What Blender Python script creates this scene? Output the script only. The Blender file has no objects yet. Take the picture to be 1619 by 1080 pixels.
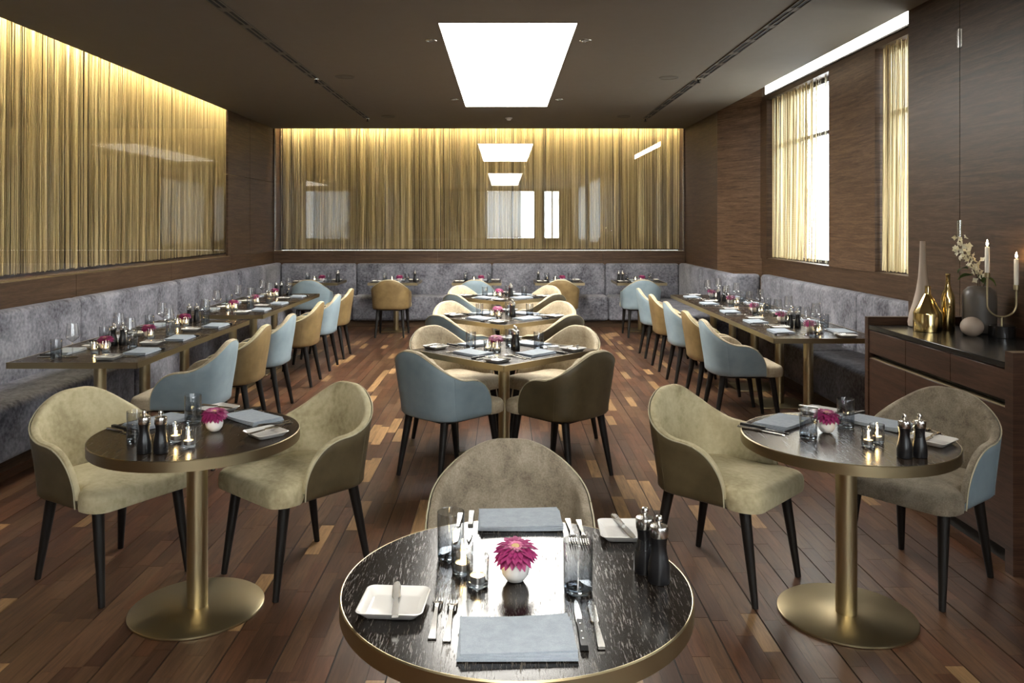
import bpy, bmesh, math, random
from mathutils import Vector, Matrix
random.seed(7)
PI = math.pi
C = bpy.context.scene.collection
S = bpy.context.scene

# ------------------------------------------------------------------ camera
F_PX, VPX, VPY, EYE = 1259.0, 797.0, 354.0, 1.64
cam_d = bpy.data.cameras.new('camera'); cam = bpy.data.objects.new('camera', cam_d); C.objects.link(cam)
cam.location = (0, 0, EYE); cam.rotation_euler = (PI/2, 0, 0)
cam_d.sensor_width = 36.0; cam_d.lens = 36.0*F_PX/1619.0
cam_d.shift_x = (809.5-VPX)/1619.0; cam_d.shift_y = (VPY-540.0)/1619.0
cam_d.clip_start = 0.05
S.camera = cam

# ------------------------------------------------------------------ world, lights, exposure
LIGHT_PANEL = 27.0      # luminous ceiling panel over the tables
LIGHT_PANEL_REAR = 10.5
LIGHT_COVE = 130.0       # warm LED strips above the chain curtains
LIGHT_WINDOW_STRIP = 30.0
SKY = 15.0
FLAME = 120.0
S.view_settings.view_transform = 'Standard'
S.view_settings.look = 'None'
S.view_settings.gamma = 1.0
S.view_settings.use_curve_mapping = False
S.view_settings.exposure = 0.27
w = bpy.data.worlds.new('world'); S.world = w; w.use_nodes = True
bg = w.node_tree.nodes['Background']; bg.inputs[0].default_value = (0.90, 0.96, 1.0, 1); bg.inputs[1].default_value = SKY
try:
    S.cycles.max_bounces = 9; S.cycles.diffuse_bounces = 4; S.cycles.glossy_bounces = 5
    S.cycles.transmission_bounces = 6; S.cycles.transparent_max_bounces = 32
    S.cycles.use_adaptive_sampling = False; S.cycles.sample_clamp_indirect = 5.0; S.cycles.use_denoising = True
    S.cycles.caustics_reflective = False; S.cycles.caustics_refractive = False
except Exception: pass

# ------------------------------------------------------------------ material helpers
def new_mat(name):
    m = bpy.data.materials.new(name); m.use_nodes = True
    nt = m.node_tree
    return m, nt, nt.nodes['Principled BSDF']
def N(nt, t, **kw):
    n = nt.nodes.new(t)
    for k, v in kw.items():
        if k.startswith('i_'):
            n.inputs[k[2:].replace('_', ' ')].default_value = v
        else: setattr(n, k, v)
    return n
def L(nt, a, b): nt.links.new(a, b)
def ramp(nt, stops, interp='LINEAR'):
    r = nt.nodes.new('ShaderNodeValToRGB'); r.color_ramp.interpolation = interp
    e = r.color_ramp.elements
    e[0].position, e[0].color = stops[0][0], (*stops[0][1], 1)
    e[1].position, e[1].color = stops[-1][0], (*stops[-1][1], 1)
    for p, c in stops[1:-1]:
        x = e.new(p); x.color = (*c, 1)
    return r
def coords(nt, scale=(1, 1, 1), source='Object', rnd=True):
    if source == 'World':
        g = N(nt, 'ShaderNodeNewGeometry'); out = g.outputs['Position']
    else:
        t = N(nt, 'ShaderNodeTexCoord'); out = t.outputs[source]
    if rnd:
        oi = N(nt, 'ShaderNodeObjectInfo'); mu = N(nt, 'ShaderNodeMath', operation='MULTIPLY'); mu.inputs[1].default_value = 37.0
        L(nt, oi.outputs['Random'], mu.inputs[0])
        ad = N(nt, 'ShaderNodeVectorMath', operation='ADD'); L(nt, out, ad.inputs[0]); L(nt, mu.outputs[0], ad.inputs[1]); out = ad.outputs[0]
    mp = N(nt, 'ShaderNodeMapping'); mp.inputs['Scale'].default_value = scale; L(nt, out, mp.inputs['Vector'])
    return mp.outputs['Vector']
def bump(nt, p, height, strength=0.2, dist=0.01):
    b = N(nt, 'ShaderNodeBump'); b.inputs['Strength'].default_value = strength; b.inputs['Distance'].default_value = dist
    L(nt, height, b.inputs['Height']); L(nt, b.outputs[0], p.inputs['Normal'])

def plain(name, col, rough=0.5, metal=0.0, spec=0.5, coat=0.0):
    m, nt, p = new_mat(name)
    p.inputs['Base Color'].default_value = (*col, 1); p.inputs['Roughness'].default_value = rough
    p.inputs['Metallic'].default_value = metal; p.inputs['Specular IOR Level'].default_value = spec
    p.inputs['Coat Weight'].default_value = coat
    n = N(nt, 'ShaderNodeTexNoise', i_Scale=9.0); L(nt, coords(nt), n.inputs['Vector'])
    mr = N(nt, 'ShaderNodeMapRange'); mr.inputs['To Min'].default_value = rough*0.93; mr.inputs['To Max'].default_value = min(1, rough*1.07)
    L(nt, n.outputs['Fac'], mr.inputs['Value']); L(nt, mr.outputs[0], p.inputs['Roughness'])
    return m
def velvet(name, c_dark, c_mid, c_light, scale=5.0, sheen=0.5, speck=0.35, rough=0.85):
    m, nt, p = new_mat(name)
    v = coords(nt)
    n1 = N(nt, 'ShaderNodeTexNoise', i_Scale=scale, i_Detail=7.0, i_Roughness=0.65, i_Distortion=0.4); L(nt, v, n1.inputs['Vector'])
    n2 = N(nt, 'ShaderNodeTexNoise', i_Scale=scale*14, i_Detail=3.0); L(nt, v, n2.inputs['Vector'])
    mx = N(nt, 'ShaderNodeMix'); mx.inputs[0].default_value = speck
    L(nt, n1.outputs['Fac'], mx.inputs[2]); L(nt, n2.outputs['Fac'], mx.inputs[3])
    r = ramp(nt, [(0.36, c_dark), (0.5, c_mid), (0.64, c_light)]); L(nt, mx.outputs[0], r.inputs[0])
    L(nt, r.outputs[0], p.inputs['Base Color'])
    p.inputs['Roughness'].default_value = rough; p.inputs['Sheen Weight'].default_value = sheen
    p.inputs['Sheen Roughness'].default_value = 0.4; p.inputs['Sheen Tint'].default_value = (*c_light, 1)
    p.inputs['Specular IOR Level'].default_value = 0.25
    bump(nt, p, n2.outputs['Fac'], 0.15, 0.004)
    return m
def leather(name, c1, c2, rough=0.5):
    m, nt, p = new_mat(name)
    v = coords(nt)
    n1 = N(nt, 'ShaderNodeTexNoise', i_Scale=7.0, i_Detail=5.0, i_Roughness=0.6); L(nt, v, n1.inputs['Vector'])
    r = ramp(nt, [(0.35, c1), (0.68, c2)]); L(nt, n1.outputs['Fac'], r.inputs[0]); L(nt, r.outputs[0], p.inputs['Base Color'])
    vo = N(nt, 'ShaderNodeTexVoronoi', i_Scale=260.0); L(nt, v, vo.inputs['Vector'])
    p.inputs['Roughness'].default_value = rough
    bump(nt, p, vo.outputs['Distance'], 0.06, 0.002)
    return m
def wood(name, c1, c2, c3, stretch=(1.2, 1.2, 22), rough=0.4, source='World', bumps=0.08, coat=0.0, sc=1.6):
    m, nt, p = new_mat(name)
    v = coords(nt, stretch, source, rnd=(source != 'World'))
    n1 = N(nt, 'ShaderNodeTexNoise', i_Scale=sc, i_Detail=8.0, i_Roughness=0.62, i_Distortion=0.9); L(nt, v, n1.inputs['Vector'])
    n2 = N(nt, 'ShaderNodeTexNoise', i_Scale=sc*7, i_Detail=4.0, i_Roughness=0.7); L(nt, v, n2.inputs['Vector'])
    mx = N(nt, 'ShaderNodeMix'); mx.inputs[0].default_value = 0.4
    L(nt, n1.outputs['Fac'], mx.inputs[2]); L(nt, n2.outputs['Fac'], mx.inputs[3])
    r = ramp(nt, [(0.38, c1), (0.5, c2), (0.63, c3)]); L(nt, mx.outputs[0], r.inputs[0]); L(nt, r.outputs[0], p.inputs['Base Color'])
    p.inputs['Specular IOR Level'].default_value = 0.3
    p.inputs['Roughness'].default_value = rough; p.inputs['Coat Weight'].default_value = coat; p.inputs['Coat Roughness'].default_value = 0.2
    bump(nt, p, n2.outputs['Fac'], bumps, 0.003)
    return m
def emis(name, col, strength):
    m = bpy.data.materials.new(name); m.use_nodes = True; nt = m.node_tree
    nt.nodes.remove(nt.nodes['Principled BSDF'])
    e = N(nt, 'ShaderNodeEmission'); e.inputs[0].default_value = (*col, 1); e.inputs[1].default_value = strength
    L(nt, e.outputs[0], nt.nodes['Material Output'].inputs['Surface'])
    return m
def thin_glass(name, tint=(1, 1, 1), ior=1.5, base=0.0, rough=0.0, tint_low=None, h=0.12, edge=1.0):
    m = bpy.data.materials.new(name); m.use_nodes = True; nt = m.node_tree
    nt.nodes.remove(nt.nodes['Principled BSDF'])
    tr = N(nt, 'ShaderNodeBsdfTransparent'); tr.inputs[0].default_value = (*tint, 1)
    if tint_low:
        t = N(nt, 'ShaderNodeTexCoord'); sp = N(nt, 'ShaderNodeSeparateXYZ'); L(nt, t.outputs['Object'], sp.inputs[0])
        mr = N(nt, 'ShaderNodeMapRange'); mr.inputs['From Max'].default_value = h; L(nt, sp.outputs['Z'], mr.inputs['Value'])
        r = ramp(nt, [(0.0, tint_low), (1.0, tint)]); L(nt, mr.outputs[0], r.inputs[0]); L(nt, r.outputs[0], tr.inputs[0])
    lw2 = N(nt, 'ShaderNodeLayerWeight'); lw2.inputs['Blend'].default_value = 0.5
    p2 = N(nt, 'ShaderNodeMath', operation='POWER'); p2.inputs[1].default_value = 3.0; L(nt, lw2.outputs['Facing'], p2.inputs[0])
    em = N(nt, 'ShaderNodeMix', data_type='RGBA'); L(nt, p2.outputs[0], em.inputs[0])
    if tint_low: L(nt, r.outputs[0], em.inputs[6])
    else: em.inputs[6].default_value = (*tint, 1)
    em.inputs[7].default_value = (*[v*edge for v in tint], 1); L(nt, em.outputs[2], tr.inputs[0])  # edge colour darkened to imitate the outlines refraction gives
    gl = N(nt, 'ShaderNodeBsdfGlossy'); gl.inputs['Roughness'].default_value = rough
    lw = N(nt, 'ShaderNodeLayerWeight'); lw.inputs['Blend'].default_value = 0.5
    pw = N(nt, 'ShaderNodeMath', operation='POWER'); pw.inputs[1].default_value = 4.5; L(nt, lw.outputs['Facing'], pw.inputs[0])
    f0 = ((ior-1)/(ior+1))**2+base
    ma = N(nt, 'ShaderNodeMath', operation='MULTIPLY_ADD', use_clamp=True); ma.inputs[1].default_value = 0.9-f0; ma.inputs[2].default_value = f0
    L(nt, pw.outputs[0], ma.inputs[0]); fac = ma.outputs[0]
    mx = N(nt, 'ShaderNodeMixShader'); L(nt, fac, mx.inputs[0]); L(nt, tr.outputs[0], mx.inputs[1]); L(nt, gl.outputs[0], mx.inputs[2])
    L(nt, mx.outputs[0], nt.nodes['Material Output'].inputs['Surface'])
    return m

M = {}
M['wall_wood'] = wood('walnut_panel', (0.032, 0.017, 0.0085), (0.060, 0.033, 0.0175), (0.100, 0.060, 0.034), rough=0.44)
M['wall_wood_light'] = wood('walnut_panel_figured', (0.042, 0.022, 0.0115), (0.092, 0.053, 0.030), (0.160, 0.100, 0.060), rough=0.42)
M['side_wood'] = wood('sideboard_veneer', (0.022, 0.0095, 0.0052), (0.042, 0.019, 0.0105), (0.070, 0.034, 0.020), rough=0.42)
M['recess'] = wood('recess_panel', (0.060, 0.040, 0.022), (0.078, 0.053, 0.030), (0.095, 0.066, 0.038), rough=0.5, stretch=(3, 3, 3))
M['ceiling'] = plain('ceiling_paint', (0.20, 0.168, 0.128), 0.75)
M['ceil_dark'] = plain('ceiling_slot_dark', (0.012, 0.011, 0.009), 0.7)
M['ceil_disc'] = plain('ceiling_grille_paint', (0.15, 0.126, 0.096), 0.7)
M['floor_base'] = plain('floor_seam', (0.010, 0.008, 0.007), 0.8)
M['table'] = None
M['brass'] = plain('brushed_brass', (0.47, 0.39, 0.235), 0.36, 1.0)
M['bronze'] = plain('bronze_edge', (0.36, 0.295, 0.175), 0.36, 1.0)
M['gold'] = plain('polished_gold', (0.80, 0.62, 0.28), 0.12, 1.0)
M['steel'] = plain('steel', (0.62, 0.61, 0.58), 0.22, 1.0)
M['leg'] = plain('black_stained_leg', (0.008, 0.0065, 0.0055), 0.5, 0.0, 0.3)
M['mill'] = plain('black_lacquer', (0.007, 0.007, 0.008), 0.28)
M['black'] = plain('black_plastic', (0.006, 0.006, 0.006), 0.4)
M['porcelain'] = plain('white_porcelain', (0.62, 0.605, 0.575), 0.15, 0, 0.5, 0.4)
M['white_matt'] = plain('white_ceramic', (0.82, 0.80, 0.78), 0.35)
M['wax'] = plain('candle_wax', (0.90, 0.86, 0.76), 0.5)
M['alu'] = plain('tealight_cup', (0.66, 0.65, 0.63), 0.35, 0.9)
M['beige_cer'] = plain('beige_ceramic', (0.42, 0.34, 0.27), 0.55)
M['grey_cer'] = plain('grey_ceramic', (0.095, 0.085, 0.076), 0.4)
M['marble'] = plain('black_marble', (0.014, 0.014, 0.015), 0.12)
M['counter'] = plain('black_counter', (0.012, 0.012, 0.012), 0.22)
M['petal'] = plain('magenta_petal', (0.23, 0.012, 0.090), 0.6)
M['petal2'] = plain('pale_petal', (0.52, 0.16, 0.28), 0.6)
M['eye'] = plain('flower_eye', (0.50, 0.36, 0.16), 0.7)
M['blossom'] = plain('white_blossom', (0.72, 0.70, 0.55), 0.6)
M['leaf'] = plain('leaf_green', (0.05, 0.09, 0.02), 0.5)
M['twig'] = plain('twig_brown', (0.05, 0.025, 0.012), 0.7)
M['napkin'] = velvet('blue_grey_linen', (0.24, 0.275, 0.31), (0.29, 0.325, 0.365), (0.34, 0.38, 0.42), scale=40, sheen=0.1, speck=0.5)
M['f_beige'] = velvet('olive_beige_velvet', (0.29, 0.245, 0.14), (0.48, 0.42, 0.26), (0.60, 0.54, 0.36), scale=3.2, speck=0.22)
M['f_sand'] = velvet('sand_velvet', (0.26, 0.21, 0.145), (0.40, 0.335, 0.235), (0.50, 0.43, 0.315), scale=5, speck=0.3)
M['f_grey'] = velvet('taupe_velvet', (0.13, 0.105, 0.075), (0.215, 0.18, 0.13), (0.29, 0.25, 0.19), scale=12)
M['l_olive'] = leather('olive_leather', (0.060, 0.044, 0.020), (0.098, 0.074, 0.036))
M['l_gold'] = leather('tan_leather', (0.15, 0.098, 0.038), (0.235, 0.16, 0.068))
M['l_blue'] = leather('pale_blue_leather', (0.20, 0.265, 0.30), (0.25, 0.32, 0.355))
M['bench'] = velvet('slate_velvet', (0.045, 0.045, 0.055), (0.155, 0.155, 0.178), (0.27, 0.27, 0.30), scale=2.6, sheen=0.6, speck=0.36)
M['piping_beige'] = plain('beige_piping', (0.42, 0.38, 0.26), 0.7)
M['glass'] = thin_glass('clear_glass', (0.96, 0.965, 0.965), 1.5, 0.13, edge=0.22)
M['smoke'] = thin_glass('smoked_glass', (0.925, 0.932, 0.938), 1.5, 0.05, 0.0, (0.60, 0.63, 0.665), 0.085, edge=0.40)
M['pane'] = thin_glass('mirror_tint_pane', (0.95, 0.95, 0.94), 1.5, 0.03)
M['window_pane'] = thin_glass('window_pane', (0.97, 0.98, 0.98), 1.45)
M['panel'] = emis('ceiling_panel_light', (1.0, 0.96, 0.88), LIGHT_PANEL)
M['panel_rear'] = emis('rear_panel_light', (1.0, 0.96, 0.88), LIGHT_PANEL_REAR)
M['cove'] = emis('warm_led_strip', (1.0, 0.84, 0.52), LIGHT_COVE)
M['wstrip'] = emis('white_led_strip', (1.0, 0.94, 0.84), LIGHT_WINDOW_STRIP)
M['flame'] = emis('candle_flame', (1.0, 0.66, 0.26), FLAME)
M['frame_dark'] = plain('dark_window_frame', (0.02, 0.018, 0.016), 0.5)
M['facade'] = plain('facade_plaster', (0.75, 0.75, 0.74), 0.9)

def solid_glass():
    m = bpy.data.materials.new('solid_glass_base'); m.use_nodes = True; nt = m.node_tree
    nt.nodes.remove(nt.nodes['Principled BSDF'])
    g = N(nt, 'ShaderNodeBsdfGlass'); g.inputs['Color'].default_value = (0.92, 0.945, 0.965, 1); g.inputs['IOR'].default_value = 1.5; g.inputs['Roughness'].default_value = 0.0
    L(nt, g.outputs[0], nt.nodes['Material Output'].inputs['Surface']); return m
M['glass_base'] = solid_glass()

def table_mat():
    m, nt, p = new_mat('black_oak_table')
    v = coords(nt, (9, 1.6, 8), 'Object')
    n1 = N(nt, 'ShaderNodeTexNoise', i_Scale=3.0, i_Detail=6.0, i_Roughness=0.6, i_Distortion=0.7); L(nt, v, n1.inputs['Vector'])
    v2 = coords(nt, (85, 6.5, 20), 'Object')
    n2 = N(nt, 'ShaderNodeTexNoise', i_Scale=4.0, i_Detail=4.0, i_Roughness=0.7); L(nt, v2, n2.inputs['Vector'])
    mx = N(nt, 'ShaderNodeMix'); mx.inputs[0].default_value = 0.78
    L(nt, n1.outputs['Fac'], mx.inputs[2]); L(nt, n2.outputs['Fac'], mx.inputs[3])
    r = ramp(nt, [(0.40, (0.006, 0.0045, 0.0038)), (0.56, (0.010, 0.008, 0.0065)), (0.615, (0.075, 0.064, 0.05))]); L(nt, mx.outputs[0], r.inputs[0])
    L(nt, r.outputs[0], p.inputs['Base Color'])
    r2 = ramp(nt, [(0.55, (0.18,)*3), (0.615, (0.48,)*3)]); L(nt, mx.outputs[0], r2.inputs[0]); L(nt, r2.outputs[0], p.inputs['Roughness'])
    bump(nt, p, mx.outputs[0], 0.05, 0.002)
    return m
M['table'] = table_mat()

def table_plain_mat():
    m, nt, p = new_mat('dark_brown_table')
    v = coords(nt, (40, 3.0, 10), 'Object')
    n1 = N(nt, 'ShaderNodeTexNoise', i_Scale=3.0, i_Detail=5.0, i_Roughness=0.6, i_Distortion=0.5); L(nt, v, n1.inputs['Vector'])
    r = ramp(nt, [(0.35, (0.019, 0.0125, 0.0085)), (0.68, (0.028, 0.019, 0.0125))]); L(nt, n1.outputs['Fac'], r.inputs[0]); L(nt, r.outputs[0], p.inputs['Base Color'])
    r2 = ramp(nt, [(0.4, (0.26,)*3), (0.65, (0.275,)*3)]); L(nt, n1.outputs['Fac'], r2.inputs[0]); L(nt, r2.outputs[0], p.inputs['Roughness'])
    return m
M['table_plain'] = table_plain_mat()
def floor_mat():
    m, nt, p = new_mat('floor_strip_wood')
    at = N(nt, 'ShaderNodeAttribute'); at.attribute_name = 'tone'
    g = N(nt, 'ShaderNodeNewGeometry')
    ofs = N(nt, 'ShaderNodeVectorMath', operation='SCALE'); ofs.inputs['Scale'].default_value = 60.0; L(nt, at.outputs['Color'], ofs.inputs[0])
    ad = N(nt, 'ShaderNodeVectorMath', operation='ADD'); L(nt, g.outputs['Position'], ad.inputs[0]); L(nt, ofs.outputs[0], ad.inputs[1])
    mp = N(nt, 'ShaderNodeMapping'); mp.inputs['Scale'].default_value = (26, 2.2, 1); L(nt, ad.outputs[0], mp.inputs[0])
    n1 = N(nt, 'ShaderNodeTexNoise', i_Scale=1.6, i_Detail=7.0, i_Roughness=0.65, i_Distortion=1.0); L(nt, mp.outputs[0], n1.inputs['Vector'])
    mr = N(nt, 'ShaderNodeMapRange'); mr.inputs['From Min'].default_value = 0.3; mr.inputs['From Max'].default_value = 0.7
    mr.inputs['To Min'].default_value = 0.5; mr.inputs['To Max'].default_value = 1.5; L(nt, n1.outputs['Fac'], mr.inputs['Value'])
    sc = N(nt, 'ShaderNodeVectorMath', operation='SCALE'); L(nt, at.outputs['Color'], sc.inputs[0]); L(nt, mr.outputs[0], sc.inputs['Scale'])
    L(nt, sc.outputs[0], p.inputs['Base Color'])
    n3 = N(nt, 'ShaderNodeTexNoise', i_Scale=2.5, i_Detail=5.0); L(nt, g.outputs['Position'], n3.inputs['Vector'])
    mr2 = N(nt, 'ShaderNodeMapRange'); mr2.inputs['To Min'].default_value = 0.24; mr2.inputs['To Max'].default_value = 0.46; p.inputs['Specular IOR Level'].default_value = 0.35; L(nt, n3.outputs['Fac'], mr2.inputs['Value'])
    L(nt, mr2.outputs[0], p.inputs['Roughness'])
    bump(nt, p, n1.outputs['Fac'], 0.10, 0.003)
    return m
M['floor'] = floor_mat()

def chain_mat(name, c1, c2):
    m, nt, p = new_mat(name)
    v = coords(nt, (9, 9, 0.15), 'World', rnd=False)
    n1 = N(nt, 'ShaderNodeTexNoise', i_Scale=4.0, i_Detail=3.0); L(nt, v, n1.inputs['Vector'])
    r = ramp(nt, [(0.35, c1), (0.65, c2)]); L(nt, n1.outputs['Fac'], r.inputs[0]); L(nt, r.outputs[0], p.inputs['Base Color'])
    p.inputs['Metallic'].default_value = 0.55; p.inputs['Roughness'].default_value = 0.42
    wv = N(nt, 'ShaderNodeTexWave', bands_direction='Z', i_Scale=30.0); L(nt, coords(nt, (1, 1, 1), 'World', rnd=False), wv.inputs['Vector'])
    bump(nt, p, wv.outputs['Fac'], 0.5, 0.003)
    return m
M['chain'] = chain_mat('gold_chain', (0.46, 0.35, 0.16), (0.86, 0.72, 0.43))
M['chain_silver'] = chain_mat('pale_chain', (0.55, 0.50, 0.38), (0.85, 0.80, 0.64))
def sheer():
    m = bpy.data.materials.new('white_sheer'); m.use_nodes = True; nt = m.node_tree
    nt.nodes.remove(nt.nodes['Principled BSDF'])
    a = N(nt, 'ShaderNodeBsdfTranslucent'); a.inputs[0].default_value = (0.6, 0.6, 0.6, 1)
    b = N(nt, 'ShaderNodeBsdfTransparent'); mx = N(nt, 'ShaderNodeMixShader'); mx.inputs[0].default_value = 0.88
    L(nt, b.outputs[0], mx.inputs[1]); L(nt, a.outputs[0], mx.inputs[2]); L(nt, mx.outputs[0], nt.nodes['Material Output'].inputs['Surface']); return m
M['sheer'] = sheer()

# ------------------------------------------------------------------ object helpers
def tag(o, label=None, cat=None, group=None, kind=None):
    if label: o['label'] = label
    if cat: o['category'] = cat
    if group: o['group'] = group
    if kind: o['kind'] = kind
    return o
def empty(name, loc=(0, 0, 0), rz=0.0, label=None, cat=None, group=None, kind=None):
    o = bpy.data.objects.new(name, None); C.objects.link(o); o.location = loc; o.rotation_euler = (0, 0, rz)
    o.empty_display_size = 0.05
    return tag(o, label, cat, group, kind)
def obj_from_mesh(name, me, parent=None, loc=(0, 0, 0), rz=0.0):
    o = bpy.data.objects.new(name, me); C.objects.link(o); o.location = loc; o.rotation_euler = (0, 0, rz)
    if parent is not None: o.parent = parent
    return o
def bm_obj(name, bm, m, parent=None, smooth=False, loc=(0, 0, 0), rz=0.0):
    me = bpy.data.meshes.new(name); bmesh.ops.recalc_face_normals(bm, faces=bm.faces[:]); bm.to_mesh(me); bm.free()
    me.materials.append(M[m] if isinstance(m, str) else m)
    if smooth:
        for p in me.polygons: p.use_smooth = True
        if smooth != 'full':
            try: me.set_sharp_from_angle(angle=math.radians(40))
            except Exception: pass
    return obj_from_mesh(name, me, parent, loc, rz)
def box(bm, x0, x1, y0, y1, z0, z1, bevel=0.0, seg=2, mat4=None):
    vs = [bm.verts.new(p) for p in ((x0,y0,z0),(x1,y0,z0),(x1,y1,z0),(x0,y1,z0),(x0,y0,z1),(x1,y0,z1),(x1,y1,z1),(x0,y1,z1))]
    fs = [bm.faces.new([vs[i] for i in f]) for f in ((3,2,1,0),(4,5,6,7),(0,1,5,4),(1,2,6,5),(2,3,7,6),(3,0,4,7))]
    if bevel:
        es = list({e for f in fs for e in f.edges})
        r = bmesh.ops.bevel(bm, geom=es, offset=bevel, segments=seg, profile=0.5, affect='EDGES')
        vs = list({v for f in r['faces'] for v in f.verts} | {v for v in vs if v.is_valid})
    if mat4 is not None: bmesh.ops.transform(bm, matrix=mat4, verts=[v for v in vs if v.is_valid])
    return vs
def box_obj(name, x0, x1, y0, y1, z0, z1, m, parent=None, bevel=0.0, seg=2):
    bm = bmesh.new(); box(bm, x0, x1, y0, y1, z0, z1, bevel, seg)
    return bm_obj(name, bm, m, parent, smooth=bool(bevel))
def lathe(bm, prof, seg=24, cx=0, cy=0, cap0=True, cap1=True):
    rings = []
    for r, z in prof:
        if r < 1e-6: rings.append([bm.verts.new((cx, cy, z))])
        else: rings.append([bm.verts.new((cx+r*math.cos(2*PI*i/seg), cy+r*math.sin(2*PI*i/seg), z)) for i in range(seg)])
    for a, b in zip(rings, rings[1:]):
        for i in range(seg):
            j = (i+1) % seg
            if len(a) == 1 and len(b) == 1: continue
            if len(a) == 1: bm.faces.new((a[0], b[j], b[i]))
            elif len(b) == 1: bm.faces.new((a[i], a[j], b[0]))
            else: bm.faces.new((a[i], a[j], b[j], b[i]))
    if cap0 and len(rings[0]) > 1: bm.faces.new(rings[0][::-1])
    if cap1 and len(rings[-1]) > 1: bm.faces.new(rings[-1])
def lathe_obj(name, prof, m, parent=None, seg=24, loc=(0,0,0), cap0=True, cap1=True):
    bm = bmesh.new(); lathe(bm, prof, seg, 0, 0, cap0, cap1)
    return bm_obj(name, bm, m, parent, smooth=True, loc=loc)
def tube(bm, pts, rad, seg=8, cap=True):
    pts = [Vector(p) for p in pts]; n = len(pts)
    rads = rad if isinstance(rad, (list, tuple)) else [rad]*n
    rings = []; ref = Vector((0, 0, 1))
    for i, p in enumerate(pts):
        t = (pts[min(i+1, n-1)]-pts[max(i-1, 0)]).normalized()
        if abs(t.dot(ref)) > 0.95: ref = Vector((1, 0, 0)) if abs(t.x) < 0.9 else Vector((0, 1, 0))
        a = t.cross(ref).normalized(); b = t.cross(a).normalized()
        ref = b.cross(t) if False else ref
        rings.append([bm.verts.new(p+rads[i]*(a*math.cos(2*PI*k/seg)+b*math.sin(2*PI*k/seg))) for k in range(seg)])
    for r0, r1 in zip(rings, rings[1:]):
        for k in range(seg):
            bm.faces.new((r0[k], r0[(k+1) % seg], r1[(k+1) % seg], r1[k]))
    if cap: bm.faces.new(rings[0][::-1]); bm.faces.new(rings[-1])
def tube_obj(name, pts, rad, m, parent=None, seg=8, loc=(0,0,0)):
    bm = bmesh.new(); tube(bm, pts, rad, seg); return bm_obj(name, bm, m, parent, smooth=True, loc=loc)
def copy_tree(o, parent=None):
    c = o.copy(); C.objects.link(c)
    if parent is not None: c.parent = parent
    for ch in list(o.children): copy_tree(ch, c)
    return c
def smoothstep(a, b, x):
    t = max(0.0, min(1.0, (x-a)/(b-a))); return t*t*(3-2*t)
class Proto:
    """first call hands out the prototype itself, later calls copy it with its parts"""
    def __init__(self, o): self.o, self.used = o, False
    def put(self, loc, rz=0.0, label=None, cat=None, group=None):
        o = self.o if not self.used else copy_tree(self.o)
        self.used = True
        o.location = loc; o.rotation_euler = (0, 0, rz)
        return tag(o, label, cat, group)

# ------------------------------------------------------------------ dimensions of the room
YB, XL, XR, ZC, SILL = 13.2, -3.83, 3.0, 3.22, 1.19
XW = 3.4; YREAR = -9.0
WY0, WY1 = 5.91, 10.5

# ------------------------------------------------------------------ floor
floor = box_obj('floor', -3.9, 3.75, YREAR, YB+0.1, -0.12, -0.006, 'floor_base'); tag(floor, 'dark strip wood floor with black seams', None, None, 'structure')
def tone_pick():
    q = random.random()
    if q < 0.06: c = (0.25, 0.145, 0.066)
    elif q < 0.18: c = (0.14, 0.072, 0.034)
    elif q < 0.45: c = (0.082, 0.036, 0.019)
    elif q < 0.75: c = (0.054, 0.025, 0.014)
    else: c = (0.092, 0.047, 0.025)
    k = random.uniform(0.85, 1.15); return tuple(v*k for v in c)
BW, SEAM = 0.213, 0.006
strips = []
nb = int((XW+0.3-XL)/BW)+1
for b in range(nb):
    x0 = XL + b*BW
    for s in range(3):
        sw = (BW-SEAM)/3; xs = x0 + s*sw
        y = YREAR + random.uniform(0, 0.4)
        while y < YB:
            ln = random.choice((0.30, 0.38, 0.45, 0.52))
            strips.append((xs+0.0004, xs+sw-0.0004, y+0.0005, min(y+ln, YB)-0.0005)); y += ln
discs = [(0.03, 1.98, 0.43), (-1.31, 3.40, 0.42), (1.43, 3.33, 0.42)]
def seen_area(st):
    cx, cy = (st[0]+st[1])/2, (st[2]+st[3])/2
    if cy < 2.87: return 0
    px, py = VPX+F_PX*cx/cy, VPY+F_PX*EYE/cy
    if not (0 < px < 1619 and py < 1080): return 0
    t = (EYE-0.75)/EYE; hx, hy = cx*t, cy*t
    for (a, b, r) in discs:
        if (hx-a)**2+(hy-b)**2 < r*r: return 0
    if cx < -3.15 or (cx > 2.36 and cy < 5.3) or cx > 2.85: return 0
    return (st[1]-st[0])*(st[3]-st[2])/cy**3
order = sorted(range(len(strips)), key=lambda i: -seen_area(strips[i]))
near = set(order[:300])
tones = [tone_pick() for _ in range(26)]
def strip_mesh(tone):
    bm = bmesh.new(); box(bm, -0.5, 0.5, -0.5, 0.5, -0.012, 0.0)
    me = bpy.data.meshes.new('floor_strip'); bm.to_mesh(me); bm.free(); me.materials.append(M['floor'])
    a = me.color_attributes.new('tone', 'FLOAT_COLOR', 'CORNER')
    for d in a.data: d.color = (*tone, 1)
    return me
smesh = [strip_mesh(t) for t in tones]
for i in near:
    x0, x1, y0, y1 = strips[i]
    o = bpy.data.objects.new('floor_strip', random.choice(smesh)); C.objects.link(o); o.parent = floor
    o.location = ((x0+x1)/2, (y0+y1)/2, random.uniform(-0.0006, 0.0)); o.scale = (x1-x0, y1-y0, 1)
vs, fs, cols = [], [], []
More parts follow.
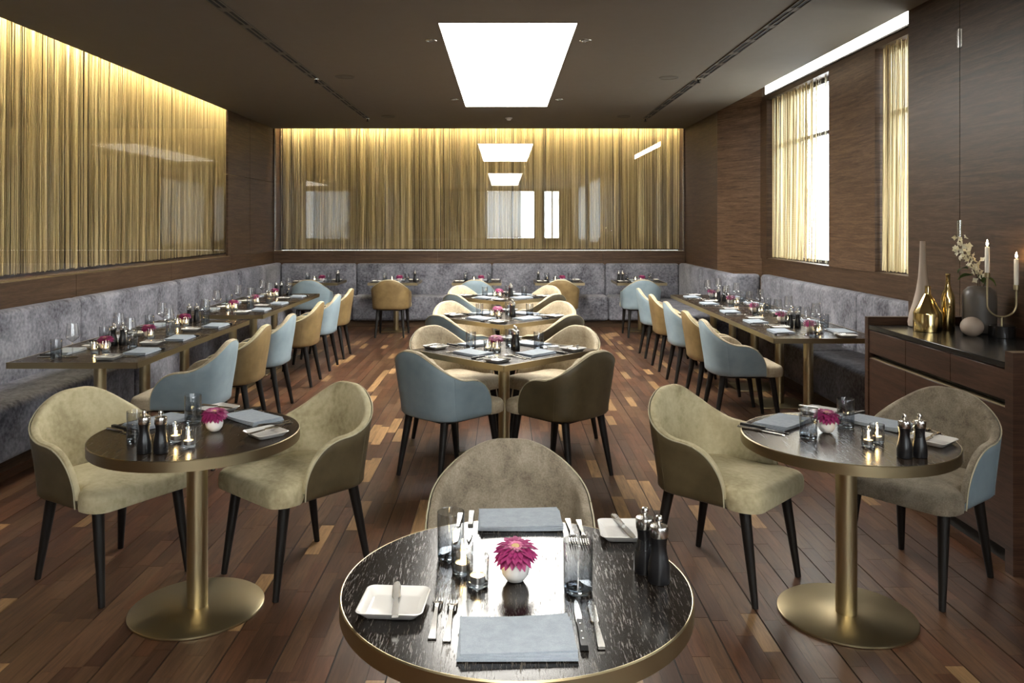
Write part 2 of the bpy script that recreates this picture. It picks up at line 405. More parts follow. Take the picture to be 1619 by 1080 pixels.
for i, (x0, x1, y0, y1) in enumerate(strips):
    if i in near: continue
    z = random.uniform(-0.0006, 0.0); n = len(vs); c = random.choice(tones)
    vs += [(x0,y0,z),(x1,y0,z),(x1,y1,z),(x0,y1,z),(x0,y0,-0.01),(x1,y0,-0.01),(x1,y1,-0.01),(x0,y1,-0.01)]
    for f in ((0,1,2,3),(0,4,5,1),(1,5,6,2),(2,6,7,3),(3,7,4,0)): fs.append(tuple(n+k for k in f)); cols.append(c)
me = bpy.data.meshes.new('floor_strips_rest'); me.from_pydata(vs, [], fs); me.materials.append(M['floor'])
a = me.color_attributes.new('tone', 'FLOAT_COLOR', 'CORNER')
for p in me.polygons:
    for li in p.loop_indices: a.data[li].color = (*cols[p.index], 1)
o = obj_from_mesh('floor_strip_field', me, floor); o['kind'] = 'stuff'

# ------------------------------------------------------------------ ceiling
ceiling = empty('ceiling', (0, 0, 0), 0, 'dark brown ceiling with two luminous panels', None, None, 'structure')
PX0, PX1 = -0.52, 0.58; LY0_ = 1.0
PY = [(6.27, 10.75), (-6.6, 1.6)]
bm = bmesh.new()
box(bm, XL-0.02, PX0, LY0_, YB, ZC, ZC+0.12); box(bm, XL-0.5, PX0, YREAR, LY0_, ZC, ZC+0.12); box(bm, PX1, XR, YREAR, YB, ZC, ZC+0.12)
box(bm, PX0, PX1, YREAR, PY[1][0], ZC, ZC+0.12); box(bm, PX0, PX1, PY[1][1], PY[0][0], ZC, ZC+0.12); box(bm, PX0, PX1, PY[0][1], YB, ZC, ZC+0.12)
bm_obj('ceiling_board', bm, 'ceiling', ceiling)
box_obj('ceiling_roof', XL-0.9, 4.4, YREAR-0.2, YB+0.9, 3.62, 3.72, 'ceil_dark', ceiling)
for k, (y0, y1) in enumerate(PY):
    t = empty('ceiling_light', ((PX0+PX1)/2, (y0+y1)/2, ZC), 0,
              'large white luminous panel set in the ceiling above the square tables' if k == 0 else 'white luminous ceiling panel above the bar end of the room', 'ceiling light')
    hx, hy = (PX1-PX0)/2, (y1-y0)/2
    box_obj('diffuser', -hx+0.004, hx-0.004, -hy+0.004, hy-0.004, 0.004, 0.03, 'panel' if k == 0 else 'panel_rear', t)
    bm = bmesh.new()
    for (a0, a1, b0, b1) in ((-hx, -hx+0.004, -hy, hy), (hx-0.004, hx, -hy, hy), (-hx, hx, -hy, -hy+0.004), (-hx, hx, hy-0.004, hy)): box(bm, a0, a1, b0, b1, 0, 0.04)
    bm_obj('frame', bm, 'ceil_disc', t)
# slot air vents
for sx, xx in (('curtain', -2.05), ('window', 2.12)):
    for (y0, y1, which) in ((4.6, 8.6, 'longer'), (8.78, 11.85, 'shorter')):
        t = empty('ceiling_vent', (xx, (y0+y1)/2, ZC), 0, '%s slotted linear air vent in the ceiling on the %s side' % (which, sx), 'air vent')
        h = (y1-y0)/2
        box_obj('slot_backing', -0.045, 0.045, -h, h, -0.004, 0.0, 'ceil_dark', t)
        for q in (-0.045, -0.004, 0.037): box_obj('vent_rail', q, q+0.008, -h, h, -0.010, -0.004, 'ceil_disc', t)
        n = int((y1-y0)/0.5)
        for k in range(n):
            yy = -h+(k+0.5)*(2*h)/n
            box_obj('vent_bridge', -0.037, 0.037, yy-0.05, yy+0.05, -0.008, -0.004, 'ceil_disc', t)
lab = {(-2.05, 8.69): 'sprinkler head between the two vents on the curtain side', (-2.05, 11.95): 'sprinkler head at the far vent end on the curtain side',
       (2.12, 8.69): 'sprinkler head between the two vents on the window side', (2.12, 11.95): 'sprinkler head at the far vent end on the window side'}
for (xx, yy), lb in lab.items():
    t = empty('sprinkler', (xx, yy, ZC), 0, lb, 'sprinkler', 'ceiling sprinklers')
    lathe_obj('collar', [(0.035, 0), (0.034, -0.008), (0.012, -0.012)], 'steel', t, 16)
    lathe_obj('nozzle', [(0.010, -0.012), (0.009, -0.035), (0.022, -0.040), (0.020, -0.044), (0.0, -0.044)], 'ceil_dark', t, 12)
for (xx, yy, lb) in ((-0.70, 6.86, 'curtain-side downlight beside the near end of the luminous panel'), (0.78, 6.86, 'window-side downlight beside the near end of the luminous panel'),
                     (-0.70, 10.1, 'curtain-side downlight beside the far end of the luminous panel'), (0.78, 10.1, 'window-side downlight beside the far end of the luminous panel')):
    t = empty('downlight', (xx*0.9, yy, ZC), 0, lb, 'downlight', 'ceiling downlights')
    lathe_obj('trim_ring', [(0.052, 0), (0.05, -0.006), (0.036, -0.006), (0.034, 0)], 'steel', t, 24, cap0=False, cap1=False)
    lathe_obj('lens', [(0.035, -0.001), (0.02, -0.003), (0, -0.003)], 'porcelain', t, 20)
for (xx, yy, lb) in ((-1.71, 8.55, 'round ceiling speaker grille on the curtain side'), (1.78, 8.6, 'round ceiling speaker grille on the window side'),
                     (-1.7, 11.7, 'round ceiling speaker grille near the back curtain, curtain side'), (1.76, 11.7, 'round ceiling speaker grille near the back curtain, window side')):
    t = empty('ceiling_speaker', (xx, yy, ZC), 0, lb, 'speaker', 'ceiling speakers')
    lathe_obj('ring', [(0.105, 0), (0.103, -0.006), (0.094, -0.006), (0.093, 0)], 'ceil_disc', t, 28, cap0=False, cap1=False)
    lathe_obj('grille', [(0.094, -0.002), (0.05, -0.004), (0, -0.004)], 'ceil_disc', t, 28)
t = empty('smoke_detector', (0.07, 11.85, ZC), 0, 'white round smoke detector on the ceiling near the back curtain', 'detector')
lathe_obj('base', [(0.055, 0), (0.054, -0.014), (0.045, -0.018)], 'white_matt', t, 24)
lathe_obj('sensor_cap', [(0.035, -0.018), (0.034, -0.032), (0.022, -0.042), (0, -0.043)], 'white_matt', t, 24)

# ------------------------------------------------------------------ walls
def struct(name, label=None): return empty(name, (0, 0, 0), 0, label, None, None, 'structure')
wb = struct('wall_back', 'back wall with glazed chain curtain above walnut panelling')
box_obj('lower_panel', XL-0.1, XR+0.5, YB, YB+0.56, 0, SILL-0.004, 'wall_wood', wb)
for k in range(5):
    x0 = XL+k*(XR-XL)/5
    box_obj('band_panel', x0+0.002, x0+(XR-XL)/5-0.002, YB-0.02, YB, 0.9, SILL, 'wall_wood', wb)
box_obj('recess_back', XL-0.3, XR+0.4, YB+0.46, YB+0.56, SILL, 3.62, 'recess', wb)
box_obj('recess_side', XL-0.1, XL+0.02, YB, YB+0.5, SILL, 3.62, 'wall_wood', wb)
box_obj('recess_side', XR-0.02, XR+0.4, YB, YB+0.5, SILL, 3.62, 'wall_wood', wb)
GX0, GX1 = XL+0.03, XR-0.03
npn = 1
for k in range(npn):
    a0 = GX0+(GX1-GX0)*k/npn; a1 = GX0+(GX1-GX0)*(k+1)/npn
    box_obj('glass_pane', a0+0.001, a1-0.001, YB+0.03, YB+0.032, SILL, 3.40, 'pane', wb)
for xx in (GX0-0.008, GX1): box_obj('glass_edge_trim', xx, xx+0.008, YB-0.004, YB+0.036, SILL, 3.22, 'steel', wb)
box_obj('sill_trim', GX0, GX1, YB-0.022, YB+0.03, SILL, SILL+0.006, 'bronze', wb)

wl = struct('wall_left', 'side wall with glazed chain curtain above walnut panelling')
LY0, LY1 = 1.0, 11.05
box_obj('lower_panel', XL-0.56, XL, YREAR, YB, 0, SILL-0.004, 'wall_wood', wl)
for k in range(6):
    y0 = 1.0+k*2.03; box_obj('band_panel', XL, XL+0.02, y0+0.002, min(y0+2.028, YB), 0.9, SILL, 'wall_wood', wl)
JZ = 2.33
for z0, z1 in ((SILL, JZ-0.004), (JZ+0.004, 3.4)):
    box_obj('corner_panel', XL-0.03, XL, LY1, LY1+0.95, z0, z1, 'wall_wood', wl)
    box_obj('corner_panel', XL-0.03, XL, LY1+0.956, YB, z0, z1, 'wall_wood', wl)
    for k in range(5):
        y0 = LY0+k*(YB-LY0)/5
        box_obj('recess_panel', XL-0.56, XL-0.46, y0+0.002, y0+(YB-LY0)/5-0.002, z0, z1+0.25*(z1 > 3), 'recess', wl)
box_obj('rear_panel', XL-0.5, XL, YREAR, LY0, SILL, 3.4, 'wall_wood', wl)
box_obj('glass_pane', XL-0.032, XL-0.03, LY0, LY1, SILL, 3.40, 'pane', wl)
box_obj('sill_trim', XL-0.03, XL+0.022, LY0, LY1, SILL, SILL+0.006, 'bronze', wl)

wr = struct('wall_right', 'walnut panelled side wall with curtained windows')
wc = struct('wall_corner', 'walnut corner wall next to the back curtain'); box_obj('end_panel', XR, XR+0.5, 11.2, YB, 0, 3.62, 'wall_wood', wc)
# angled pier between the end panel and the window wall
bm = bmesh.new()
poly = [(XR, 11.2), (XW, 10.5), (XW+0.6, 10.5), (XW+0.6, 11.3), (XR+0.1, 11.3)]
lo = [bm.verts.new((x, y, 0)) for x, y in poly]; hi = [bm.verts.new((x, y, 3.62)) for x, y in poly]
bm.faces.new(lo[::-1]); bm.faces.new(hi)
for i in range(5): bm.faces.new((lo[i], lo[(i+1) % 5], hi[(i+1) % 5], hi[i]))
wp = struct('wall_pier', 'angled figured walnut pier beside the windows'); bm_obj('angled_pier', bm, 'wall_wood_light', wp)
ww = struct('wall_window', 'window wall with walnut sill panel and pier')
box_obj('sill_panel', XW, XW+0.35, 4.9, WY1, 0, SILL, 'wall_wood', ww)
box_obj('sill_cap', XW-0.012, XW+0.25, WY0, WY1, SILL-0.002, SILL+0.01, 'wall_wood', ww)
box_obj('pier_panel', XW, XW+0.35, 7.30, 8.34, SILL+0.01, 3.24, 'wall_wood_light', ww)
box_obj('head_panel', XW, XW+0.35, WY0-0.2, WY1, 3.24, 3.62, 'wall_wood', ww)
box_obj('jamb_panel', XW-0.02, XW+0.35, WY1-0.25, WY1, SILL, 3.24, 'wall_wood', ww)
box_obj('wood_panel', XR, XR+0.4, 5.245, WY0, 0, 3.62, 'wall_wood', wr)
box_obj('wood_panel', XR, XR+0.4, 3.6, 5.239, 0, 3.62, 'wall_wood', wr)
box_obj('wood_panel', XR, XR+0.4, 1.6, 3.594, 0, 3.62, 'wall_wood', wr)
box_obj('end_return_panel', XW+0.0, XW+0.35, 4.9, WY0+0.0, SILL, 3.62, 'wall_wood', ww)
for zz in (1.54, 2.80):
    h = empty('hinge_mount', (XR, 5.242, zz)); h.parent = wr
    bm = bmesh.new(); lathe(bm, [(0.011, 0), (0.011, 0.125)], 12); box(bm, -0.002, 0.003, -0.03, 0.03, 0.004, 0.12)
    bm_obj('hinge', bm, 'steel', h)
# window-light strip
t = empty('window_light_strip', (XW-0.03, (WY0+10.3)/2, 3.315), 0, 'bright white linear light above the tall windows', 'strip light')
hl = (10.3-WY0)/2
box_obj('housing', 0.006, 0.03, -hl, hl, -0.02, 0.19, 'frame_dark', t); box_obj('diffuser', 0.0, 0.006, -hl+0.02, hl-0.02, 0.0, 0.17, 'wstrip', t)
# windows: frame, panes
for k, (y0, y1) in enumerate(((8.34, 10.25), (5.95, 7.30))):
    wnd = struct('window_%d' % (k+1), 'tall window behind gold chain strands')
    for (a0, a1, z0, z1) in ((y0, y0+0.05, SILL, 3.24), (y1-0.05, y1, SILL, 3.24), (y0, y1, SILL, SILL+0.05), (y0, y1, 3.19, 3.24), (y0, y1, 2.62, 2.66)):
        box_obj('window_frame', XW+0.12, XW+0.17, a0, a1, z0, z1, 'frame_dark', wnd)
    for z0, z1 in ((SILL+0.05, 2.62), (2.66, 3.19)):
        box_obj('window_pane', XW+0.14, XW+0.144, y0+0.05, y1-0.05, z0, z1, 'window_pane', wnd)
# rear part of the room, seen only mirrored in the back glass
box_obj('recess_end', XL-0.56, XL-0.03, YB-0.06, YB, SILL, 3.62, 'wall_wood', wl)
wq = struct('wall_rear', 'rear wall of the room with daylight windows')
xs = [XL, -0.8, 1.4, 1.75, 2.5, XR+0.4]
for i in (0, 2, 4): box_obj('wall_panel', xs[i], xs[i+1], YREAR-0.3, YREAR, 0, 3.62, 'wall_wood', wq)
for i in (1, 3):
    box_obj('wall_panel', xs[i], xs[i+1], YREAR-0.3, YREAR, 0, 1.0, 'wall_wood', wq); box_obj('wall_panel', xs[i], xs[i+1], YREAR-0.3, YREAR, 3.1, 3.62, 'wall_wood', wq)
    box_obj('window_pane', xs[i], xs[i+1], YREAR-0.16, YREAR-0.156, 1.0, 3.1, 'window_pane', wq)
    for xx in (xs[i], (xs[i]+xs[i+1])/2, xs[i+1]-0.05): box_obj('window_frame', xx, xx+0.05, YREAR-0.2, YREAR-0.12, 1.0, 3.1, 'frame_dark', wq)
box_obj('side_panel', XR, XR+0.4, YREAR, -6.5, 0, 3.62, 'wall_wood', wr); box_obj('side_panel', XR, XR+0.4, -6.5, 1.6, 0, 1.0, 'wall_wood', wr)
box_obj('side_panel', XR, XR+0.4, -6.5, 1.6, 3.1, 3.62, 'wall_wood', wr)
for y0, y1 in ((-3.0, -2.4),): box_obj('side_panel', XR, XR+0.4, y0, y1, 1.0, 3.1, 'wall_wood', wr)
for y0, y1 in ((-6.5, -3.0), (-2.4, 1.6)):
    box_obj('window_pane', XR+0.28, XR+0.284, y0, y1, 1.0, 3.1, 'window_pane', wr)
def wavy_sheet(name, x, y0, y1, z0, z1, m, amp=0.04, per=0.16):
    n = int((y1-y0)/per*8); bm = bmesh.new(); a = []
    for i in range(n+1):
        y = y0+(y1-y0)*i/n; xx = x+amp*math.sin(2*PI*(y-y0)/per)+0.02*math.sin(7.3*y)
        a.append((bm.verts.new((xx, y, z0)), bm.verts.new((xx, y, z1))))
    for p, q in zip(a, a[1:]): bm.faces.new((p[0], q[0], q[1], p[1]))
    return bm_obj(name, bm, m, None, smooth='full')
tag(wavy_sheet('sheer_curtain', XR+0.12, -6.45, -3.05, 1.02, 3.1, 'sheer'), 'white sheer curtain at the rear side window', 'curtain')
tag(wavy_sheet('sheer_curtain', XR+0.12, -2.35, 1.55, 1.02, 3.1, 'sheer'), 'white sheer curtain at the side window next to the sideboard wall', 'curtain')
for xa, xb in ((-0.75, 1.35), (1.8, 2.45)):  # sheers added to dim the rear windows mirrored in the back glass
    o = wavy_sheet('sheer_curtain', 0, xa, xb, 1.02, 3.08, 'sheer'); o.rotation_euler = (0, 0, -PI/2); o.location = (0, YREAR+0.06, 0)
    for v in o.data.vertices: v.co.y = -v.co.y
    tag(o, 'added white sheer curtain dimming the %s rear window' % ('wide' if xa < 0 else 'narrow'), 'curtain')
# street facade outside the windows
fc = empty('street_facade', (9.5, 7, 0), 0, 'pale house facade across the street outside the windows', 'building')
box_obj('wall', 0, 0.3, -9, 9, -4, 3.2, 'facade', fc)
for k in range(8):
    for z0 in (-0.2, 2.0): 
        wn = box_obj('window', -0.03, 0.0, -8+k*2.1, -7+k*2.1, z0, z0+1.0 if z0 > 1 else z0+1.5, 'frame_dark', fc)
for (y, z, sy, sz, rot, sx, x) in ((9.3, 2.2, 1.9, 2.0, 0, 1, XW+0.34), (6.6, 2.2, 1.35, 2.0, 0, 1, XW+0.34), (-4.75, 2.05, 3.5, 2.1, 0, 1, XR+0.38), (-0.4, 2.05, 4.0, 2.1, 0, 1, XR+0.38)):
    ld = bpy.data.lights.new('daylight_portal', 'AREA'); ld.shape = 'RECTANGLE'; ld.size = sz; ld.size_y = sy; ld.cycles.is_portal = True
    lo_ = bpy.data.objects.new('daylight_portal', ld); C.objects.link(lo_); lo_.location = (x, y, z); lo_.rotation_euler = (0, PI/2, 0)

# warm LED strips hidden above the ceiling edge
t = empty('cove_light', (0, YB+0.10, 3.46), 0, 'warm light strip along the top of the back chain curtain', 'strip light')
box_obj('diffuser', GX0, GX1, -0.03, 0.03, 0, 0.02, 'cove', t); box_obj('housing', GX0, GX1, -0.05, 0.05, 0.02, 0.06, 'ceil_disc', t)
t = empty('cove_light', (XL-0.10, 0, 3.46), 0, 'warm light strip along the top of the side chain curtain', 'strip light')
box_obj('diffuser', -0.03, 0.03, LY0, LY1+1.2, 0, 0.02, 'cove', t); box_obj('housing', -0.05, 0.05, LY0, LY1+1.2, 0.02, 0.06, 'ceil_disc', t)

# ------------------------------------------------------------------ chain curtains
def chain_curtain(name, axis, c, a0, a1, z0, z1, spacing, rad, label, m='chain', amp=0.035, keep=1.0, sway=0.02, layers=1, seedv=1):
    rnd = random.Random(seedv); vs, fs = [], []
    ph = [rnd.uniform(0, 6) for _ in range(6)]
    for ly in range(layers):
        a = a0
        while a < a1:
            dens = 0.30+0.50*math.sin(a*11.1+ph[0]+ly*2)+0.55*math.sin(a*47.7+ph[1]+2*math.sin(a*4))+0.35*math.sin(a*3.3+ph[2])
            a += spacing*(1.45-0.95*max(-0.7, min(1, dens)))*rnd.uniform(0.5, 1.5)
            if rnd.random() > keep: continue
            off = amp*math.sin(a*34+ph[3]+0.7*math.sin(a*5))+ly*0.05+rnd.uniform(-0.006, 0.006)
            dr = sway*math.sin(a*2.1+ph[4])*rnd.uniform(0.3, 1.3)
            r = rad*rnd.uniform(0.8, 1.25); zb = z0+rnd.uniform(0.0, 0.012); nlev = 4
            base = len(vs)
            for k in range(nlev):
                f = k/(nlev-1); z = z1+(zb-z1)*f
                aa = a+dr*f*f; oo = off*(1-0.25*f)
                for q in range(3):
                    an = 2*PI*q/3+a*50
                    u, v = aa+r*math.cos(an), oo+r*math.sin(an)
                    vs.append((u, c+v, z) if axis == 'x' else (c+v, u, z))
            for k in range(nlev-1):
                for q in range(3):
                    i0 = base+k*3+q; i1 = base+k*3+(q+1) % 3
                    fs.append((i0, i1, i1+3, i0+3))
    me = bpy.data.meshes.new(name); me.from_pydata(vs, [], fs); me.materials.append(M[m])
    for p in me.polygons: p.use_smooth = True
    o = obj_from_mesh(name, me); return tag(o, label, 'chain curtain', None, 'stuff')
chain_curtain('chain_curtain', 'x', YB+0.30, GX0+0.01, GX1-0.01, SILL+0.02, 3.50, 0.0115, 0.0042, 'gold chain strand curtain behind the glass of the back wall', layers=2, seedv=3)
chain_curtain('chain_curtain', 'y', XL-0.34, LY0, LY1+1.25, SILL+0.02, 3.50, 0.0110, 0.0036, 'gold chain strand curtain behind the glass of the side wall', layers=2, seedv=5)
chain_curtain('chain_curtain', 'y', XW+0.05, 8.90, 10.22, SILL+0.02, 3.27, 0.0150, 0.0036, 'dense gold chain strands at the window next to the angled pier', layers=2, sway=0.03, seedv=8, amp=0.018)
chain_curtain('chain_curtain', 'y', XW+0.05, 8.40, 8.92, SILL+0.02, 3.27, 0.030, 0.003, 'sparse pale chain strands beside the wooden pier at the window', 'chain_silver', amp=0.01, sway=0.01, seedv=9)
chain_curtain('chain_curtain', 'y', XW+0.05, 5.95, 7.26, SILL+0.02, 3.27, 0.0145, 0.0034, 'gold chain strands at the window next to the sideboard', layers=2, sway=0.02, seedv=10, amp=0.018)

# ------------------------------------------------------------------ benches
def cushion_box(name, x0, x1, y0, y1, z0, z1, parent, r=0.035, tilt=None, m='bench', seg=4):
    bm = bmesh.new(); box(bm, x0, x1, y0, y1, z0, z1, r, seg)
    if tilt:   # shear the upper part: tilt=(dx,dy) at the top
        for v in bm.verts:
            f = (v.co.z-z0)/(z1-z0); v.co.x += tilt[0]*f; v.co.y += tilt[1]*f
    return bm_obj(name, bm, m, parent, smooth='full' if r > 0.03 else True)
SEAT_Z, BACK_Z = 0.47, 1.0
bl = empty('banquette_bench', (XL, 0, 0), 0, 'slate velvet banquette bench along the side wall under the gold curtain', 'bench')
box_obj('plinth', 0.02, 0.52, 3.6, YB-0.6, 0, 0.10, 'wall_wood', bl)
ys = [3.2, 4.9, 6.93, 8.98, 11.0, YB-0.03]
for y0, y1 in zip(ys, ys[1:]):
    cushion_box('backrest', 0.02, 0.16, y0+0.002, y1-0.002, 0.40, BACK_Z, bl, 0.045, (-0.03+0.035, 0))
    cushion_box('seat', 0.12, 0.63, y0+0.001, min(y1, YB-0.62)-0.001, 0.10, SEAT_Z, bl, 0.05)
bb = empty('banquette_bench', (0, YB-0.02, 0), 0, 'slate velvet banquette bench along the back wall', 'bench')
xs = [XL+0.17, -2.42, -0.20, 1.66, XR-0.13]
box_obj('plinth', XL+0.1, XR-0.1, -0.50, -0.02, 0, 0.10, 'wall_wood', bb)
for x0, x1 in zip(xs, xs[1:]):
    cushion_box('backrest', x0+0.002, x1-0.002, -0.15, -0.01, 0.40, BACK_Z-0.01, bb, 0.045)
    cushion_box('seat', (x0 if x0 > XL+0.3 else XL+0.66)+0.001, (x1 if x1 < 2 else XR-0.66)-0.001, -0.58, -0.12, 0.10, SEAT_Z+0.02, bb, 0.05)
br = empty('banquette_bench', (0, 0, 0), 0, 'slate velvet banquette bench under the tall windows', 'bench')
box_obj('plinth', 2.86, XW-0.02, 5.95, 9.9, 0, 0.10, 'wall_wood', br)
for y0, y1 in ((5.93, 7.37), (7.37, 9.44), (9.44, 10.12)):
    cushion_box('backrest', XW-0.15, XW-0.005, y0+0.002, y1-0.002, 0.40, BACK_Z, br, 0.045)
for y0, y1 in ((5.93, 7.37), (7.37, 9.60)):
    cushion_box('seat', 2.80, XW-0.12, y0+0.001, y1-0.001, 0.10, SEAT_Z, br, 0.05)
br = empty('banquette_bench', (0, 0, 0), 0, 'short slate velvet corner bench beside the angled pier', 'bench')
for y0, y1 in ((10.30, 11.55), (11.55, YB-0.17)):
    cushion_box('backrest', XR-0.15, XR-0.005, y0+0.002, y1-0.002, 0.40, BACK_Z, br, 0.045)
box_obj('plinth', XR-0.48, XR-0.02, 9.9, YB-0.6, 0, 0.10, 'wall_wood', br)
cushion_box('seat', XR-0.63, XR-0.12, 9.62, YB-0.62, 0.10, SEAT_Z, br, 0.05)
cushion_box('backrest', XR-0.14, XW-0.13, 10.13, 10.28, 0.40, BACK_Z, br, 0.045)

# ------------------------------------------------------------------ sideboard
SX, SY0, SY1, SZ = 2.365, 3.70, 5.22, 0.985
sb = empty('sideboard', (SX, SY0, 0), 0, 'dark wooden sideboard with black top and three drawers against the wall', 'sideboard')
ln, dp = SY1-SY0, XR-SX-0.005
box_obj('end_panel', 0, dp, 0, 0.06, 0, 1.04, 'side_wood', sb); box_obj('end_panel', 0, dp, ln-0.045, ln, 0, 1.035, 'side_wood', sb)
box_obj('carcass', 0.05, dp, 0.06, ln-0.045, 0.10, 0.945, 'ceil_dark', sb); box_obj('plinth', 0.07, dp, 0.06, ln-0.045, 0, 0.10, 'ceil_dark', sb)
box_obj('counter_top', 0.004, dp-0.02, 0.062, ln-0.047, 0.955, SZ, 'counter', sb, 0.003, 1)
box_obj('back_rail', dp-0.02, dp, 0.062, ln-0.047, 0.955, 1.035, 'side_wood', sb)
w3 = (ln-0.105)/3
for k in range(3):
    y0 = 0.06+k*w3
    d = box_obj('drawer', 0.006, 0.05, y0+0.002, y0+w3-0.002, 0.805, 0.950, 'side_wood', sb, 0.002, 1)
    d = box_obj('door', 0.006, 0.05, y0+0.002, y0+w3-0.002, 0.10, 0.770, 'side_wood', sb, 0.002, 1)
box_obj('brass_groove_strip', 0.018, 0.05, 0.06, ln-0.045, 0.770, 0.776, 'bronze', sb)

# decor on the sideboard
t = empty('floor_vase', (2.66, 5.06, SZ), 0, 'tall beige bottle vase with long narrow neck on the sideboard', 'vase'); t.name = 'bottle_vase'
lathe_obj('body', [(0.06, 0), (0.083, 0.006), (0.087, 0.03), (0.078, 0.085), (0.058, 0.15), (0.038, 0.235), (0.026, 0.32), (0.020, 0.42), (0.016, 0.545), (0.012, 0.545), (0.014, 0.44), (0.0, 0.40)], 'beige_cer', t, 32)
t = empty('funnel_bottle', (2.585, 4.86, SZ), 0, 'polished gold bottle shaped like an upturned funnel', 'bottle')
lathe_obj('body', [(0.078, 0), (0.081, 0.003), (0.081, 0.108), (0.079, 0.115), (0.018, 0.228)], 'gold', t, 36, cap1=False); lathe_obj('neck', [(0.018, 0.226), (0.016, 0.235), (0.016, 0.277), (0.011, 0.277), (0.011, 0.24), (0, 0.24)], 'gold', t, 20)
t = empty('gold_bottle', (2.72, 4.88, SZ), 0, 'slim polished gold wine-shaped bottle on the sideboard', 'bottle')
lathe_obj('body', [(0.036, 0), (0.039, 0.004), (0.039, 0.19), (0.036, 0.215), (0.018, 0.262), (0.013, 0.285)], 'gold', t, 28, cap1=False); lathe_obj('neck', [(0.013, 0.284), (0.012, 0.335), (0.014, 0.338), (0.014, 0.35), (0.009, 0.35), (0.009, 0.30), (0, 0.30)], 'gold', t, 20)
t = empty('grey_vase', (2.865, 4.80, SZ), 0, 'dark grey shouldered vase holding a blossoming branch', 'vase')
lathe_obj('body', [(0.075, 0), (0.088, 0.008), (0.092, 0.03), (0.092, 0.215), (0.085, 0.25), (0.062, 0.274), (0.038, 0.28), (0.034, 0.28), (0.034, 0.24), (0, 0.24)], 'grey_cer', t, 36)
t = empty('ceramic_ball', (2.735, 4.655, SZ), 0, 'round beige ceramic ball on the sideboard', 'ornament')
bm = bmesh.new(); bmesh.ops.create_uvsphere(bm, u_segments=32, v_segments=20, radius=0.062)
for v in bm.verts: v.co.z = max(v.co.z*0.92, -0.054)+0.054
bm_obj('ball', bm, 'beige_cer', t, smooth='full')
lathe_obj('base_ring', [(0.022, 0), (0.024, 0.002), (0.022, 0.004)], 'beige_cer', t, 20)
# blossom branch
fb = empty('blossom_branch', (2.86, 4.80, SZ+0.25), 0, 'white blossoming branch with a few green leaves in the grey vase', 'flowers')
for pts in ([(0, 0, 0), (-0.01, 0, 0.08), (-0.05, -0.01, 0.16), (-0.10, -0.01, 0.27)], [(0.01, 0, 0), (0.01, 0.01, 0.07), (-0.01, 0.0, 0.15)], [(0.015, 0, 0), (0.03, -0.02, 0.06), (0.045, -0.02, 0.10)]):
    tube_obj('stem', pts, [0.003]*(len(pts)-1)+[0.0015], 'twig', fb, 6)
def blossom_mesh():
    bm = bmesh.new()
    for k in range(4):
        a = k*PI/2; c, s = math.cos(a), math.sin(a)
        pts = [(0, 0, 0), (0.006*c-0.006*s, 0.006*s+0.006*c, 0.003), (0.0145*c, 0.0145*s, 0.005), (0.006*c+0.006*s, 0.006*s-0.006*c, 0.003)]
        bm.faces.new([bm.verts.new(p) for p in pts])
    bmesh.ops.create_uvsphere(bm, u_segments=8, v_segments=5, radius=0.0028)
    me = bpy.data.meshes.new('blossom'); bm.to_mesh(me); bm.free(); me.materials.append(M['blossom']); return me
bme = blossom_mesh(); rb = random.Random(4)
for k in range(64):
    f = rb.random(); cx = -0.125+0.135*(1-f)**1.2; cz = 0.30-0.20*(1-f)
    o = obj_from_mesh('blossom', bme, fb, (cx+rb.gauss(0, 0.020), rb.gauss(-0.01, 0.02), cz+rb.gauss(0, 0.022)))
    o.rotation_euler = (PI/2+rb.uniform(-0.9, 0.9), rb.uniform(-0.8, 0.8), rb.uniform(0, 6)); o.scale = (rb.uniform(1.1, 1.6),)*3
def leaf_mesh():
    bm = bmesh.new(); n = 6; prev = None
    for i in range(n+1):
        f = i/n; wd = 0.016*math.sin(PI*f**0.8); z = 0.010*math.sin(PI*f)
        row = [bm.verts.new((0.055*f, -wd, z)), bm.verts.new((0.055*f, 0, z-0.004)), bm.verts.new((0.055*f, wd, z))]
        if prev:
            bm.faces.new((prev[0], row[0], row[1], prev[1])); bm.faces.new((prev[1], row[1], row[2], prev[2]))
        prev = row
    me = bpy.data.meshes.new('leaf'); bm.to_mesh(me); bm.free(); me.materials.append(M['leaf'])
    return me
lme = leaf_mesh()
for (p, r) in (((-0.05, -0.02, 0.10), (0.5, 0.4, 2.6)), ((-0.01, -0.02, 0.10), (-0.4, 0.9, 0.3)), ((0.02, -0.02, 0.09), (0.2, 0.7, -0.6)), ((-0.075, -0.02, 0.14), (0.3, 0.3, 3.4))):
    o = obj_from_mesh('leaf', lme, fb, p); o.rotation_euler = r; o.scale = (1.5, 1.5, 1.5)
